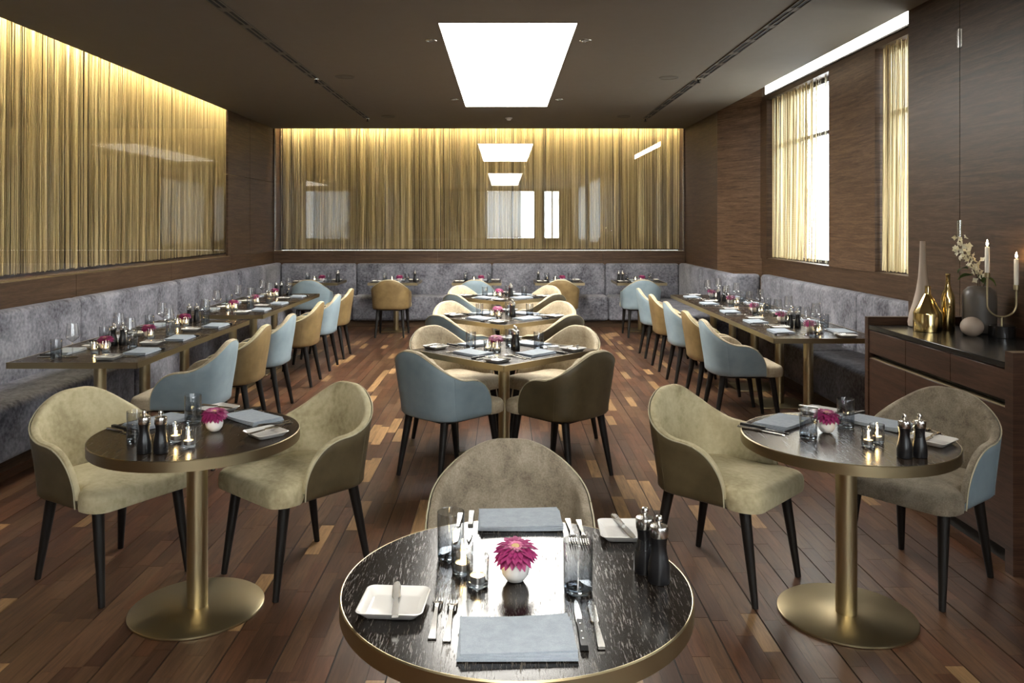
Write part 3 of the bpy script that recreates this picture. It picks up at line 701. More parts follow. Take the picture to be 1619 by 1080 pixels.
# candelabra
ca = empty('candelabra', (2.875, 4.60, SZ), 0, 'brass two-armed candelabra with U-shaped tube on black marble base', 'candelabra')
lathe_obj('marble_base', [(0.066, 0), (0.068, 0.002), (0.068, 0.066), (0.065, 0.069), (0, 0.069)], 'marble', ca, 36)
tube_obj('stem', [(0, 0, 0.069), (0, 0, 0.118)], 0.006, 'brass', ca, 12)
pts = []
for i in range(19):
    a = PI+PI*i/18; pts.append((0.078*math.cos(a), -0.01*math.cos(a), 0.190+0.072*math.sin(a)))
pts = [(-0.078, 0.01, 0.345), (-0.078, 0.01, 0.28)]+pts+[(0.078, -0.01, 0.235), (0.078, -0.01, 0.275)]
tube_obj('arm_tube', pts, 0.0055, 'brass', ca, 12)
for (x, y, z, w_) in ((-0.078, 0.01, 0.345, 'taller'), (0.078, -0.01, 0.275, 'lower')):
    lathe_obj('candle_cup', [(0.007, z-0.004), (0.015, z), (0.0155, z+0.028), (0.0135, z+0.028), (0.0135, z+0.006), (0, z+0.006)], 'brass', ca, 18, loc=(x, y, 0))
    cd = empty('taper_candle', (2.875+x, 4.60+y, SZ+z+0.006), 0, 'white lit candle in the %s arm of the candelabra' % w_, 'candle', 'candelabra candles')
    lathe_obj('wax', [(0.012, 0), (0.0128, 0.003), (0.0122, 0.168), (0.009, 0.172), (0, 0.170)], 'wax', cd, 18)
    tube_obj('wick', [(0, 0, 0.169), (0.001, 0, 0.181)], 0.0011, 'black', cd, 6)
    lathe_obj('flame', [(0, 0.175), (0.005, 0.182), (0.0062, 0.190), (0.0035, 0.203), (0, 0.214)], 'flame', cd, 10)

# ------------------------------------------------------------------ chairs
HW = 0.285
_pts = []
NQ = 40
for i in range(NQ+1):
    t_ = i/NQ*PI/2; n_ = 2.7
    _pts.append((-0.09-0.20*math.cos(t_)**(2/n_), HW*math.sin(t_)**(2/n_)))
_pts += [(-0.09+0.24*i/12, HW-0.004*i/12) for i in range(1, 13)]
_acc = [0.0]
for p, q in zip(_pts, _pts[1:]): _acc.append(_acc[-1]+math.dist(p, q))
SL = _acc[-1]
def plan(s):
    i = 0
    while i < len(_acc)-2 and _acc[i+1] < s: i += 1
    f = (s-_acc[i])/(_acc[i+1]-_acc[i]); p, q = _pts[i], _pts[i+1]
    tx, ty = q[0]-p[0], q[1]-p[1]; l_ = math.hypot(tx, ty)
    return (p[0]+tx*f, p[1]+ty*f), (-ty/l_, tx/l_)
ZB = 0.405
def top_h(s):
    h = 0.835-0.175*smoothstep(0.03, 0.43, s)-0.012*smoothstep(0.40, SL, s)
    e = SL-s; R = 0.195
    if e < R:
        f = 1-e/R; h = ZB+0.045+(h-ZB-0.045)*(max(0.0, 1-f**2.15))**0.55
    return h
ss = [SL*(i/30) for i in range(0, 25)]+[SL*(0.8+0.2*(1-(1-i/12)**1.8)) for i in range(1, 13)]
def shell(kind):
    """kind outer / inner: profile columns along the U"""
    bm = bmesh.new(); cols = []; prev = None
    sides = [(-1, s) for s in reversed(ss[1:])]+[(1, s) for s in ss]
    for sg, s in sides:
        (px, py), (nx, ny) = plan(s); h = top_h(s)
        sc = lambda z: 0.93+0.085*smoothstep(ZB-0.05, 0.80, z)
        lean = lambda z: -0.030*max(0.0, z-0.45)/0.40*(1 if px < -0.05 else max(0.0, 1-(px+0.05)/0.1))
        th = 0.042 if s < SL*0.7 else 0.042-0.008*(s-SL*0.7)/(SL*0.3)
        def P(z, inset):
            k = sc(z); x, y = px-nx*inset, (py-ny*inset)
            return ((x*k+0.0)+lean(z), sg*y*k, z)
        col = []
        if kind == 'outer':
            col.append(P(ZB, 0.03)); col.append(P(ZB+0.004, 0.010))
            for i in range(9): z = ZB+0.016+(h-0.008-ZB-0.016)*i/8; col.append(P(z, 0.0))
            col.append(P(h-0.001, 0.004))
        else:
            for k_ in range(5):
                a = PI*k_/4; col.append(P(h-0.003+0.011*math.sin(a), 0.006+(th-0.008)*(1-math.cos(a))/2))
            for i in range(1, 8): z = h-0.004+(min(0.44, h-0.01)-h+0.004)*i/7; col.append(P(z, th))
        cols.append([bm.verts.new(p) for p in col])
    for a, b in zip(cols, cols[1:]):
        for i in range(len(a)-1): bm.faces.new((a[i], a[i+1], b[i+1], b[i]))
    if kind == 'inner':
        pass
    for c in (cols[0], cols[-1]):
        try: bm.faces.new(c)
        except Exception: pass
    return bm
def edge_pts(inset=0.002, dz=0.0):
    out = []
    for sg, s in [(-1, s) for s in reversed(ss[1:])]+[(1, s) for s in ss]:
        (px, py), (nx, ny) = plan(s); h = top_h(s)+dz; k = 0.93+0.085*smoothstep(ZB-0.05, 0.80, h)
        ln_ = -0.030*max(0.0, h-0.45)/0.40*(1 if px < -0.05 else max(0.0, 1-(px+0.05)/0.1))
        out.append(((px-nx*inset)*k+ln_, sg*(py-ny*inset)*k, h))
    (px, py), (nx, ny) = plan(SL)
    out = [(out[0][0], out[0][1]*0.985, ZB+0.005)]+out+[(out[-1][0], out[-1][1]*0.985, ZB+0.005)]
    return out
def seat_bm():
    bm = bmesh.new()
    outl = []
    n = 44; xb, xf = -0.235, 0.295
    def halfw(x):
        wd = 0.232+0.034*smoothstep(0.125, 0.175, x)
        if x > xf-0.10: d = (x-(xf-0.10))/0.10; wd -= 0.075*(1-math.sqrt(max(0, 1-d**2.2)))
        if x < xb+0.12: d = ((xb+0.12)-x)/0.12; wd -= 0.10*(1-math.sqrt(max(0, 1-d*d)))
        return wd
    xsn = [xb+(xf-xb)*(0.5-0.5*math.cos(PI*i/n)) for i in range(n+1)]
    up = [(x, halfw(x)) for x in xsn]; outl = up+[(x, -y) for x, y in reversed(up)]
    cx = 0.03; rings = []
    prof = [(0.93, 0.402), (0.985, 0.408), (1.0, 0.425), (1.0, 0.455), (0.985, 0.474), (0.95, 0.486), (0.85, 0.495), (0.6, 0.502), (0.3, 0.504)]
    for k, z in prof:
        rings.append([bm.verts.new((cx+(x-cx)*(k if k > 0.9 else k), y*k, z-0.012*smoothstep(0.12, -0.2, x)*0)) for x, y in outl])
    m_ = len(outl)
    for a, b in zip(rings, rings[1:]):
        for i in range(m_): bm.faces.new((a[i], a[(i+1) % m_], b[(i+1) % m_], b[i]))
    bm.faces.new(rings[0][::-1])
    c = bm.verts.new((cx, 0, 0.505)); r = rings[-1]
    for i in range(m_): bm.faces.new((r[i], r[(i+1) % m_], c))
    bmesh.ops.remove_doubles(bm, verts=bm.verts[:], dist=1e-5)
    return bm
def make_chair(name, fabric, skin, pip):
    t = empty(name)
    bm_obj('back_shell', shell('outer'), skin, t, smooth=True)
    bm_obj('inner_upholstery', shell('inner'), fabric, t, smooth=True)
    bm_obj('seat', seat_bm(), fabric, t, smooth=True)
    tube_obj('piping', edge_pts(0.001, -0.001), 0.0032, pip, t, 6)
    for sg in (-1, 1):      # vertical corner seams on the outside
        s = SL*0.50; (px, py), (nx, ny) = plan(s); pts = []
        for i in range(7):
            z = ZB+0.01+(top_h(s)-ZB-0.02)*i/6; k = 0.93+0.085*smoothstep(ZB-0.05, 0.80, z); ln_ = -0.030*max(0.0, z-0.45)/0.40*(1 if px < -0.05 else max(0.0, 1-(px+0.05)/0.1))
            pts.append((px*k+ln_, sg*py*k, z))
        tube_obj('seam', pts, 0.0016, skin, t, 5)
    bm = bmesh.new(); box(bm, -0.20, 0.22, -0.20, 0.20, 0.385, 0.408, 0.008, 2); bm_obj('seat_pan', bm, 'leg', t)
    for (tx, ty, fx, fy) in ((-0.185, 0.175, -0.255, 0.205), (-0.185, -0.175, -0.255, -0.205), (0.205, 0.195, 0.262, 0.213), (0.205, -0.195, 0.262, -0.213)):
        tube_obj('leg', [(tx, ty, 0.398), (tx+(fx-tx)*0.5, ty+(fy-ty)*0.5, 0.2), (fx, fy, 0.001)], [0.0255, 0.0205, 0.0140], 'leg', t, 14)
    return t
P_BEIGE = Proto(make_chair('dining_chair', 'f_beige', 'l_olive', 'piping_beige'))
P_BEIGEBLUE = Proto(make_chair('dining_chair', 'f_grey', 'l_blue', 'piping_beige'))
P_GREY = Proto(make_chair('dining_chair', 'f_grey', 'l_olive', 'piping_beige'))
P_BLUE = Proto(make_chair('dining_chair', 'f_sand', 'l_blue', 'piping_beige'))
P_OLIVE = Proto(make_chair('dining_chair', 'f_sand', 'l_olive', 'piping_beige'))
P_TAN = Proto(make_chair('dining_chair', 'f_beige', 'l_gold', 'piping_beige'))
R = math.radians
def chair(P, x, y, deg, label, group=None): return P.put((x, y, 0), R(deg), label, 'chair', group)
chair(P_BEIGE, -1.83, 3.72, -31.6, 'olive velvet tub chair between the grey bench and its round table')
chair(P_BEIGE, -0.98, 3.79, -131, 'olive velvet tub chair at the round table near the bench, across from its twin')
chair(P_BEIGE, 1.03, 3.73, -44, 'olive velvet tub chair with brown outside at the round table beside the sideboard')
chair(P_BEIGEBLUE, 1.93, 3.70, -142, 'taupe velvet tub chair with pale blue outside beside the sideboard')
chair(P_GREY, 0.02, 2.66, -90, 'taupe velvet tub chair at the round table that has a single chair')
TCS = [(5.64, 'the square table nearest the round tables'), (7.63, 'the middle square table'), (9.72, 'the square table nearest the back bench')]
for k, (yc, ph) in enumerate(TCS):
    chair(P_BLUE, -0.365, yc-0.41, 45, 'blue leather backed chair facing the back wall at '+ph)
    chair(P_OLIVE, 0.375, yc-0.41, 135, 'olive leather backed chair facing the back wall at '+ph)
    chair(P_OLIVE if k else P_BLUE, -0.37, yc+0.41, -45, 'sand velvet chair, curtain side, back-bench side of '+ph)
    chair(P_OLIVE if k < 2 else P_BLUE, 0.38, yc+0.41, -135, 'sand velvet chair, window side, back-bench side of '+ph)
ordn = ['first', 'second', 'third', 'fourth', 'fifth', 'sixth']
LCH = [5.50, 6.30, 7.07, 8.19, 9.05, 9.83]; RCH = [6.66, 7.33, 8.19, 9.02, 9.88]
for k, y in enumerate(LCH):
    col = 'pale blue' if k % 2 == 0 else 'tan'
    chair(P_BLUE if k % 2 == 0 else P_TAN, -2.19, y, 180, '%s leather chair, %s from the round tables in the curtain-side row' % (col, ordn[k]), 'chairs of the curtain-side row')
for k, y in enumerate(RCH):
    col = 'pale blue' if k % 2 == 0 else 'tan'
    chair(P_BLUE if k % 2 == 0 else P_TAN, 1.97, y, 0, '%s leather chair, %s from the sideboard in the window-side row' % (col, ordn[k]), 'chairs of the window-side row')
BTX = [-2.88, -1.68, -0.415, 0.84, 2.08]; BCX = [-2.80, -1.645, -0.42, 0.81, 1.99]
for k, x in enumerate(BCX):
    blue = k % 2 == 0
    chair(P_BLUE if blue else P_TAN, x, 11.68, 90, '%s leather chair at the %s back-wall table from the side curtain' % ('pale blue' if blue else 'tan', ordn[k]), 'chairs at the back-bench tables')

# ------------------------------------------------------------------ tables
TZ = 0.75
def pole(parent, x, y, r, z1, m='brass'): return lathe_obj('pole', [(r, 0.008), (r, z1)], m, parent, 28, loc=(x, y, 0))
def round_table(x, y, rad, label, top='table_plain'):
    t = empty('round_table', (x, y, 0), 0, label, 'table')
    lathe_obj('table_top', [(rad-0.006, TZ-0.038), (rad-0.004, TZ-0.001), (rad-0.0045, TZ), (0.2, TZ), (0, TZ)], top, t, 96)
    lathe_obj('brass_edge_band', [(rad-0.005, TZ-0.042), (rad, TZ-0.042), (rad, TZ-0.002), (rad-0.003, TZ+0.0008), (rad-0.005, TZ+0.0003)], 'bronze', t, 96, cap0=False, cap1=False)
    pole(t, 0, 0, 0.043, TZ-0.04)
    lathe_obj('mounting_plate', [(0.16, TZ-0.048), (0.16, TZ-0.0385), (0, TZ-0.0385)], 'leg', t, 32)
    lathe_obj('base_plate', [(0.272, 0.0), (0.275, 0.003), (0.275, 0.009), (0.271, 0.012), (0.0, 0.013)], 'brass', t, 80)
    return t
round_table(0.03, 1.975, 0.43, 'black oak round table with brass edge that has a single chair', 'table')
round_table(-1.31, 3.40, 0.425, 'round table with brass pedestal between two olive chairs near the bench')
round_table(1.435, 3.34, 0.425, 'round table with brass pedestal beside the sideboard')
def rect_table(name, x, y, hx, hy, rz, poles, base, label, group=None):
    t = empty(name, (x, y, 0), rz, label, 'table', group)
    box_obj('table_top', -hx+0.004, hx-0.004, -hy+0.004, hy-0.004, TZ-0.034, TZ, 'table_plain', t, 0.001, 1)
    bm = bmesh.new()
    for (a0, a1, b0, b1) in ((-hx, -hx+0.004, -hy, hy), (hx-0.004, hx, -hy, hy), (-hx, hx, -hy, -hy+0.004), (-hx, hx, hy-0.004, hy)): box(bm, a0, a1, b0, b1, TZ-0.038, TZ+0.0005)
    bm_obj('brass_edge_band', bm, 'bronze', t)
    for (px, py) in poles:
        pole(t, px, py, 0.040, TZ-0.034)
        o = box_obj('base_plate', -base, base, -base, base, 0.0, 0.010, 'brass' if name == 'square_table' else 'bronze', t, 0.002, 1); o.location = (px, py, 0)
    return t
for yc, ph in TCS: rect_table('square_table', 0.0, yc, 0.465, 0.465, PI/4, [(0, 0)], 0.25, 'dark brown square table with brass edge, '+ph.replace('the square table ', '').replace('the middle square table', 'middle of the diagonal row'))
LT = [(5.10, 6.42, (5.46, 6.14)), (6.424, 7.35, (6.90,)), (7.76, 9.13, (8.13, 8.80)), (9.134, 10.15, (9.60,))]
for k, (y0, y1, ps) in enumerate(LT):
    rect_table('bench_table', -2.77, (y0+y1)/2, 0.42, (y1-y0)/2, 0, [(0, p-(y0+y1)/2) for p in ps], 0.21, 'dark bench table with brass edge, %s from the round tables in the curtain-side row' % ordn[k], 'curtain-side bench tables')
RT = [(6.17, 7.53, (6.57, 7.26)), (7.534, 8.46, (7.98,)), (8.464, 10.0, (8.75, 9.55))]
for k, (y0, y1, ps) in enumerate(RT):
    rect_table('bench_table', 2.51, (y0+y1)/2, 0.42, (y1-y0)/2, 0, [(0, p-(y0+y1)/2) for p in ps], 0.21, 'dark bench table with brass edge, %s from the sideboard in the window-side row' % ordn[k], 'window-side bench tables')
for k, x in enumerate(BTX):
    rect_table('bench_table', x, 12.33, 0.375, 0.35, 0, [(0.02, -0.06)], 0.20, 'small dark table, %s from the side curtain along the back-wall bench' % ordn[k], 'back-bench tables')

# ------------------------------------------------------------------ tableware prototypes
def napkin_proto():
    t = empty('napkin')
    for k in range(3):
        bm = bmesh.new(); w_, d_ = 0.124-0.002*k, 0.078-0.0015*k; nx, ny = 10, 6; g = []
        rot = 0.03*(k-1)
        for top in (0, 1):
            rows = []
            for i in range(nx+1):
                row = []
                for j in range(ny+1):
                    u, v = -1+2*i/nx, -1+2*j/ny
                    z = 0.001+0.0048*k+(0.0046 if top else 0)+0.004*(k+1)/3*(u*u)*(0.6+0.4*v)-0.0012*math.cos(PI*v/2)*0
                    x_, y_ = w_*u, d_*v
                    row.append(bm.verts.new((x_*math.cos(rot)-y_*math.sin(rot), x_*math.sin(rot)+y_*math.cos(rot)+0.0025*k, z)))
                rows.append(row)
            g.append(rows)
        for top in (0, 1):
            for i in range(nx):
                for j in range(ny):
                    f = (g[top][i][j], g[top][i+1][j], g[top][i+1][j+1], g[top][i][j+1]); bm.faces.new(f if top else f[::-1])
        for i in range(nx):
            for j in (0, ny): bm.faces.new((g[0][i][j], g[0][i+1][j], g[1][i+1][j], g[1][i][j]))
        for j in range(ny):
            for i in (0, nx): bm.faces.new((g[0][i][j], g[0][i][j+1], g[1][i][j+1], g[1][i][j]))
        bm_obj('fold_layer', bm, 'napkin', t, smooth=True)
    return t
def rrect(hx, hy, r, z, bm, n=6):
    out = []
    for (cx, cy, a0) in ((hx-r, hy-r, 0), (-hx+r, hy-r, PI/2), (-hx+r, -hy+r, PI), (hx-r, -hy+r, 3*PI/2)):
        for k in range(n+1):
            a = a0+PI/2*k/n; out.append(bm.verts.new((cx+r*math.cos(a), cy+r*math.sin(a), z)))
    return out
def plate_proto():
    bm = bmesh.new(); rings = []
    for (s, z, r) in ((0.056, 0.0, 0.012), (0.060, 0.002, 0.014), (0.074, 0.017, 0.018), (0.0765, 0.0195, 0.018), (0.0745, 0.021, 0.017), (0.071, 0.0185, 0.016), (0.059, 0.0065, 0.013), (0.054, 0.0045, 0.011)):
        rings.append(rrect(s, s*0.94, r, z, bm))
    m_ = len(rings[0])
    for a, b in zip(rings, rings[1:]):
        for i in range(m_): bm.faces.new((a[i], a[(i+1) % m_], b[(i+1) % m_], b[i]))
    bm.faces.new(rings[0][::-1]); bm.faces.new(rings[-1])
    return bm_obj('side_plate', bm, 'porcelain', None, smooth=True)
def strip_mesh_profile(bm, prof, th=0.002):
    """flat cutlery body: prof = (y, halfwidth, z)"""
    rows = []
    for y, w_, z in prof:
        rows.append([bm.verts.new((-w_, y, z)), bm.verts.new((w_, y, z)), bm.verts.new((w_*0.85, y, z+th)), bm.verts.new((-w_*0.85, y, z+th))])
    for a, b in zip(rows, rows[1:]):
        for i in range(4): bm.faces.new((a[i], a[(i+1) % 4], b[(i+1) % 4], b[i]))
    bm.faces.new(rows[0][::-1]); bm.faces.new(rows[-1])
def fork_proto():
    t = empty('fork')
    bm = bmesh.new(); strip_mesh_profile(bm, [(-0.10, 0.0085, 0.0008), (-0.098, 0.0095, 0.0008), (-0.04, 0.0065, 0.003), (0.02, 0.0042, 0.009), (0.035, 0.0045, 0.010), (0.048, 0.0115, 0.008), (0.056, 0.0125, 0.006)], 0.0026); bm_obj('handle', bm, 'steel', t, smooth=True)
    for k in range(4):
        x = -0.0099+0.0066*k; bm = bmesh.new(); rows = []
        for y, w_, z in ((0.055, 0.0021, 0.006), (0.080, 0.0017, 0.0035), (0.102, 0.0010, 0.006)):
            rows.append([bm.verts.new((x+sx*w_, y, z+dz)) for sx, dz in ((-1, 0), (1, 0), (1, 0.0022), (-1, 0.0022))])
        for a, b in zip(rows, rows[1:]):
            for i in range(4): bm.faces.new((a[i], a[(i+1) % 4], b[(i+1) % 4], b[i]))
        bm.faces.new(rows[0][::-1]); bm.faces.new(rows[-1]); bm_obj('tine', bm, 'steel', t)
    return t
def knife_proto(name='table_knife', k=1.0):
    t = empty(name)
    bm = bmesh.new(); strip_mesh_profile(bm, [(-0.11*k, 0.0075, 0.001), (-0.105*k, 0.0088, 0.001), (-0.03*k, 0.0058, 0.0015), (0.0, 0.0045, 0.002)], 0.006); bm_obj('handle', bm, 'steel', t, smooth=True)
    bm = bmesh.new(); strip_mesh_profile(bm, [(0.0, 0.0062, 0.002), (0.004, 0.0095, 0.002), (0.07*k, 0.0100, 0.0015), (0.092*k, 0.0085, 0.0012), (0.104*k, 0.003, 0.001)], 0.0016); bm_obj('blade', bm, 'steel', t, smooth=True)
    return t
def steak_proto():
    t = empty('steak_knife')
    bm = bmesh.new(); strip_mesh_profile(bm, [(-0.112, 0.0085, 0.001), (-0.10, 0.0095, 0.001), (-0.05, 0.0075, 0.001), (-0.02, 0.0085, 0.001), (0.0, 0.0075, 0.001)], 0.011); h = bm_obj('handle', bm, 'black', t, smooth=True)
    for y in (-0.085, -0.055, -0.022): lathe_obj('rivet', [(0.0026, 0.011), (0.0026, 0.0128), (0, 0.0130)], 'steel', h, 10, loc=(0, y, 0))
    bm = bmesh.new(); strip_mesh_profile(bm, [(0.0, 0.0085, 0.003), (0.05, 0.0088, 0.003), (0.085, 0.006, 0.003), (0.108, 0.0008, 0.003)], 0.0016); bm_obj('blade', bm, 'steel', t, smooth=True)
    return t
def tumbler_proto():
    t = empty('tumbler_glass')
    lathe_obj('glass_wall', [(0.0345, 0.002), (0.0352, 0.012), (0.0362, 0.122), (0.0356, 0.1245), (0.0348, 0.122), (0.0330, 0.020), (0.0, 0.0175)], 'smoke', t, 36, cap0=False)
    lathe_obj('glass_foot', [(0.029, 0.0), (0.0335, 0.0025), (0.0325, 0.013), (0.024, 0.0165), (0, 0.017)], 'glass_base', t, 32)
    return t
def wine_proto():
    t = empty('wine_glass')
    lathe_obj('bowl', [(0.004, 0.100), (0.012, 0.104), (0.040, 0.128), (0.0425, 0.137), (0.041, 0.150), (0.032, 0.224)], 'glass', t, 32, cap0=False, cap1=False)
    lathe_obj('stem', [(0.0045, 0.006), (0.0033, 0.02), (0.0033, 0.09), (0.0048, 0.101)], 'glass', t, 12)
    lathe_obj('foot', [(0.034, 0.0), (0.0345, 0.0015), (0.018, 0.004), (0.0045, 0.007)], 'glass', t, 32)
    return t
def holder_proto():
    t = empty('candle_glass')
    lathe_obj('glass_wall', [(0.0265, 0.006), (0.0285, 0.074), (0.0280, 0.0755), (0.0272, 0.074), (0.0250, 0.009)], 'glass', t, 32, cap0=False, cap1=False)
    lathe_obj('glass_foot', [(0.022, 0.0), (0.0262, 0.003), (0.0262, 0.008), (0.024, 0.0095), (0, 0.0095)], 'glass_base', t, 28)
    return t
def tealight_proto():
    t = empty('tealight')
    lathe_obj('metal_cup', [(0.018, 0), (0.0188, 0.001), (0.0190, 0.017), (0.0184, 0.017), (0.0182, 0.013)], 'alu', t, 24, cap1=False)
    lathe_obj('wax', [(0.0182, 0.0145), (0.0, 0.0142)], 'wax', t, 24, cap0=False)
    tube_obj('wick', [(0, 0, 0.014), (0.0005, 0, 0.020)], 0.0008, 'black', t, 5)
    lathe_obj('flame', [(0, 0.017), (0.0035, 0.022), (0.0042, 0.027), (0.0022, 0.036), (0, 0.043)], 'flame', t, 8)
    return t
def mill_proto():
    t = empty('pepper_mill')
    lathe_obj('body', [(0.0265, 0), (0.0275, 0.002), (0.0275, 0.03), (0.0255, 0.048), (0.0205, 0.070), (0.0185, 0.086), (0.0195, 0.100), (0.0225, 0.112)], 'mill', t, 32)
    lathe_obj('cap', [(0.0222, 0.1125), (0.0232, 0.114), (0.0232, 0.134), (0.0215, 0.1385), (0.006, 0.141)], 'steel', t, 32)
    lathe_obj('knob', [(0.004, 0.1405), (0.0045, 0.145), (0.0085, 0.150), (0.0095, 0.156), (0.007, 0.1625), (0, 0.165)], 'steel', t, 20)
    return t
def bowl_proto():
    t = empty('bud_vase')
    lathe_obj('bowl', [(0.014, 0), (0.022, 0.003), (0.033, 0.018), (0.0365, 0.033), (0.0335, 0.048), (0.0265, 0.055), (0.0245, 0.054), (0.031, 0.046), (0.033, 0.033), (0.028, 0.016), (0, 0.008)], 'white_matt', t, 32)
    lathe_obj('foot_ring', [(0.0135, 0), (0.0145, 0.0015), (0.0135, 0.003)], 'white_matt', t, 20)
    return t
def petal_mesh(ln_, wd, name='petal', m='petal'):
    bm = bmesh.new(); prev = None; n = 5
    for i in range(n+1):
        f = i/n; w_ = wd*(0.45+0.55*math.sin(PI*min(1, f*0.9)**1.0))*(1 if f < 0.85 else 0.62 if f < 0.99 else 0.22); z = 0.006*math.sin(PI*f)-0.004*f
        row = [bm.verts.new((ln_*f, -w_, z)), bm.verts.new((ln_*f, 0, z-0.0012)), bm.verts.new((ln_*f, w_, z))]
        if prev: bm.faces.new((prev[0], row[0], row[1], prev[1])); bm.faces.new((prev[1], row[1], row[2], prev[2]))
        prev = row
    me = bpy.data.meshes.new(name); bm.to_mesh(me); bm.free(); me.materials.append(M[m])
    for p in me.polygons: p.use_smooth = True
    return me
def flower_proto(single):
    t = empty('gerbera_flower')
    tube_obj('stem', [(0, 0, -0.03), (0, 0, 0.0)], 0.0025, 'leaf', t, 6)
    lathe_obj('flower_eye', [(0.016, 0.006), (0.015, 0.010), (0.008, 0.0125), (0, 0.0115)], 'eye', t, 20)
    pm = petal_mesh(0.044, 0.0070); pm2 = petal_mesh(0.012, 0.0022, 'floret', 'petal2')
    rr = random.Random(2); jobs = []
    for ring, (n, tilt, sc_, z) in enumerate(((22, 0.28, 1.17, -0.002), (22, 0.10, 1.14, 0.001), (20, -0.08, 0.98, 0.004), (16, -0.34, 0.72, 0.006))):
        for k in range(n): jobs.append((pm, 2*PI*(k+0.5*(ring % 2))/n+rr.uniform(-0.06, 0.06), tilt+rr.uniform(-0.12, 0.12), sc_*rr.uniform(0.92, 1.06), z, 0.008))
    inner = [(pm2, 2*PI*k/26, -0.7+rr.uniform(-0.25, 0.25), rr.uniform(0.8, 1.2), 0.008, 0.010) for k in range(26)]
    if single:
        for (me_, a, ti, s_, z, r0) in jobs:
            o = obj_from_mesh('petal', me_, t, (r0*math.cos(a), r0*math.sin(a), z)); o.rotation_euler = Matrix.Rotation(a, 3, 'Z').to_euler(); o.rotation_euler = (Matrix.Rotation(a, 3, 'Z') @ Matrix.Rotation(ti, 3, 'Y')).to_euler(); o.scale = (s_,)*3
        parts = [('floret_ring', inner, 'petal2')]
    else: parts = [('petal_ring', jobs, 'petal'), ('floret_ring', inner, 'petal2')]
    for nm, js, m in parts:
        bm = bmesh.new()
        for (me_, a, ti, s_, z, r0) in js:
            mt = Matrix.Translation((r0*math.cos(a), r0*math.sin(a), z)) @ Matrix.Rotation(a, 4, 'Z') @ Matrix.Rotation(ti, 4, 'Y') @ Matrix.Scale(s_, 4)
            n0 = len(bm.verts); bm.from_mesh(me_); bm.verts.ensure_lookup_table()
            bmesh.ops.transform(bm, matrix=mt, verts=bm.verts[n0:])
        o = bm_obj(nm, bm, m, t, smooth='full'); o['kind'] = 'stuff'
    return t
NAP, PLATE, FORK, SFORK = Proto(napkin_proto()), Proto(plate_proto()), Proto(fork_proto()), None
KNIFE, BUTTER, STEAK = Proto(knife_proto()), Proto(knife_proto('butter_knife', 0.82)), Proto(steak_proto())
TUMB, WINE, HOLD, TEA, MILL = Proto(tumbler_proto()), Proto(wine_proto()), Proto(holder_proto()), Proto(tealight_proto()), Proto(mill_proto())
BOWL, FLOWER1, FLOWER = Proto(bowl_proto()), Proto(flower_proto(True)), Proto(flower_proto(False))
ZT = TZ+0.0012
def setting(x, y, deg, who, wine=False, tumbler=(0.15, 0.22), glass=(0.17, 0.15), cutlery=True, plate=(-0.285, 0.12), cu=0.06, tum=True):
    """x, y: napkin centre; deg: direction the diner looks; who: which place at which table"""
    a = R(deg); fx, fy = math.cos(a), math.sin(a); rx, ry = fy, -fx; rz = a-PI/2
    jit = lambda s=0.004: random.uniform(-s, s)
    def at(r, u): return (x+rx*r+fx*u+jit(), y+ry*r+fy*u+jit(), ZT)
    NAP.put(at(0.0, 0.0), rz+jit(0.04), 'folded blue-grey napkin '+who, 'napkin', 'folded napkins')
    p = at(*plate); PLATE.put(p, rz+jit(0.06), 'square white side plate '+who, 'plate', 'side plates')
    BUTTER.put((p[0]+rx*0.005, p[1]+ry*0.005, ZT+0.0212), rz+0.10+jit(0.15), 'butter knife on the plate '+who, 'knife', 'butter knives')
    if cutlery:
        FORK.put(at(-0.147, cu+0.02), rz+jit(0.02), 'inner steel fork '+who, 'fork', 'forks')
        FORK.put(at(-0.180, cu+0.03), rz+jit(0.02), 'outer steel fork '+who, 'fork', 'forks')
        STEAK.put(at(0.146, cu-0.01), rz+jit(0.02), 'black-handled steak knife '+who, 'knife', 'steak knives')
        KNIFE.put(at(0.180, cu-0.005), rz+jit(0.02), 'steel table knife '+who, 'knife', 'table knives')
    if tum: TUMB.put(at(*tumbler), 0, 'smoked glass tumbler '+who, 'glass', 'tumblers')
    if wine: WINE.put(at(*glass), 0, 'clear stemmed wine glass '+who, 'wine glass', 'wine glasses')
def tumb(x, y, lab): TUMB.put((x, y, ZT), 0, 'smoked glass tumbler '+lab, 'glass', 'tumblers')
def candle(x, y, ph, which=''):
    HOLD.put((x, y, ZT), 0, 'clear candle glass %son %s' % (which, ph), 'candle holder', 'candle glasses on '+ph)
    TEA.put((x, y, ZT+0.0105), 0, 'tealight in the glass %son %s' % (which, ph), 'candle', 'tealights on '+ph)
def flower(x, y, ph, P=None, rz=0, which=''):
    BOWL.put((x, y, ZT), rz, 'round white vase %son %s' % (which, ph), 'vase', 'bud vases on '+ph)
    o = (P or FLOWER).put((x, y, ZT+0.076), rz, 'magenta gerbera %son %s' % (which, ph), 'flower', 'gerberas on '+ph)
    o.rotation_euler = (0.16, 0.0, rz*0.2)
def mill(x, y, ph, which=''): MILL.put((x, y, ZT), random.uniform(0, 6), 'black mill with steel cap %son %s' % (which, ph), 'pepper mill', 'mills on '+ph)

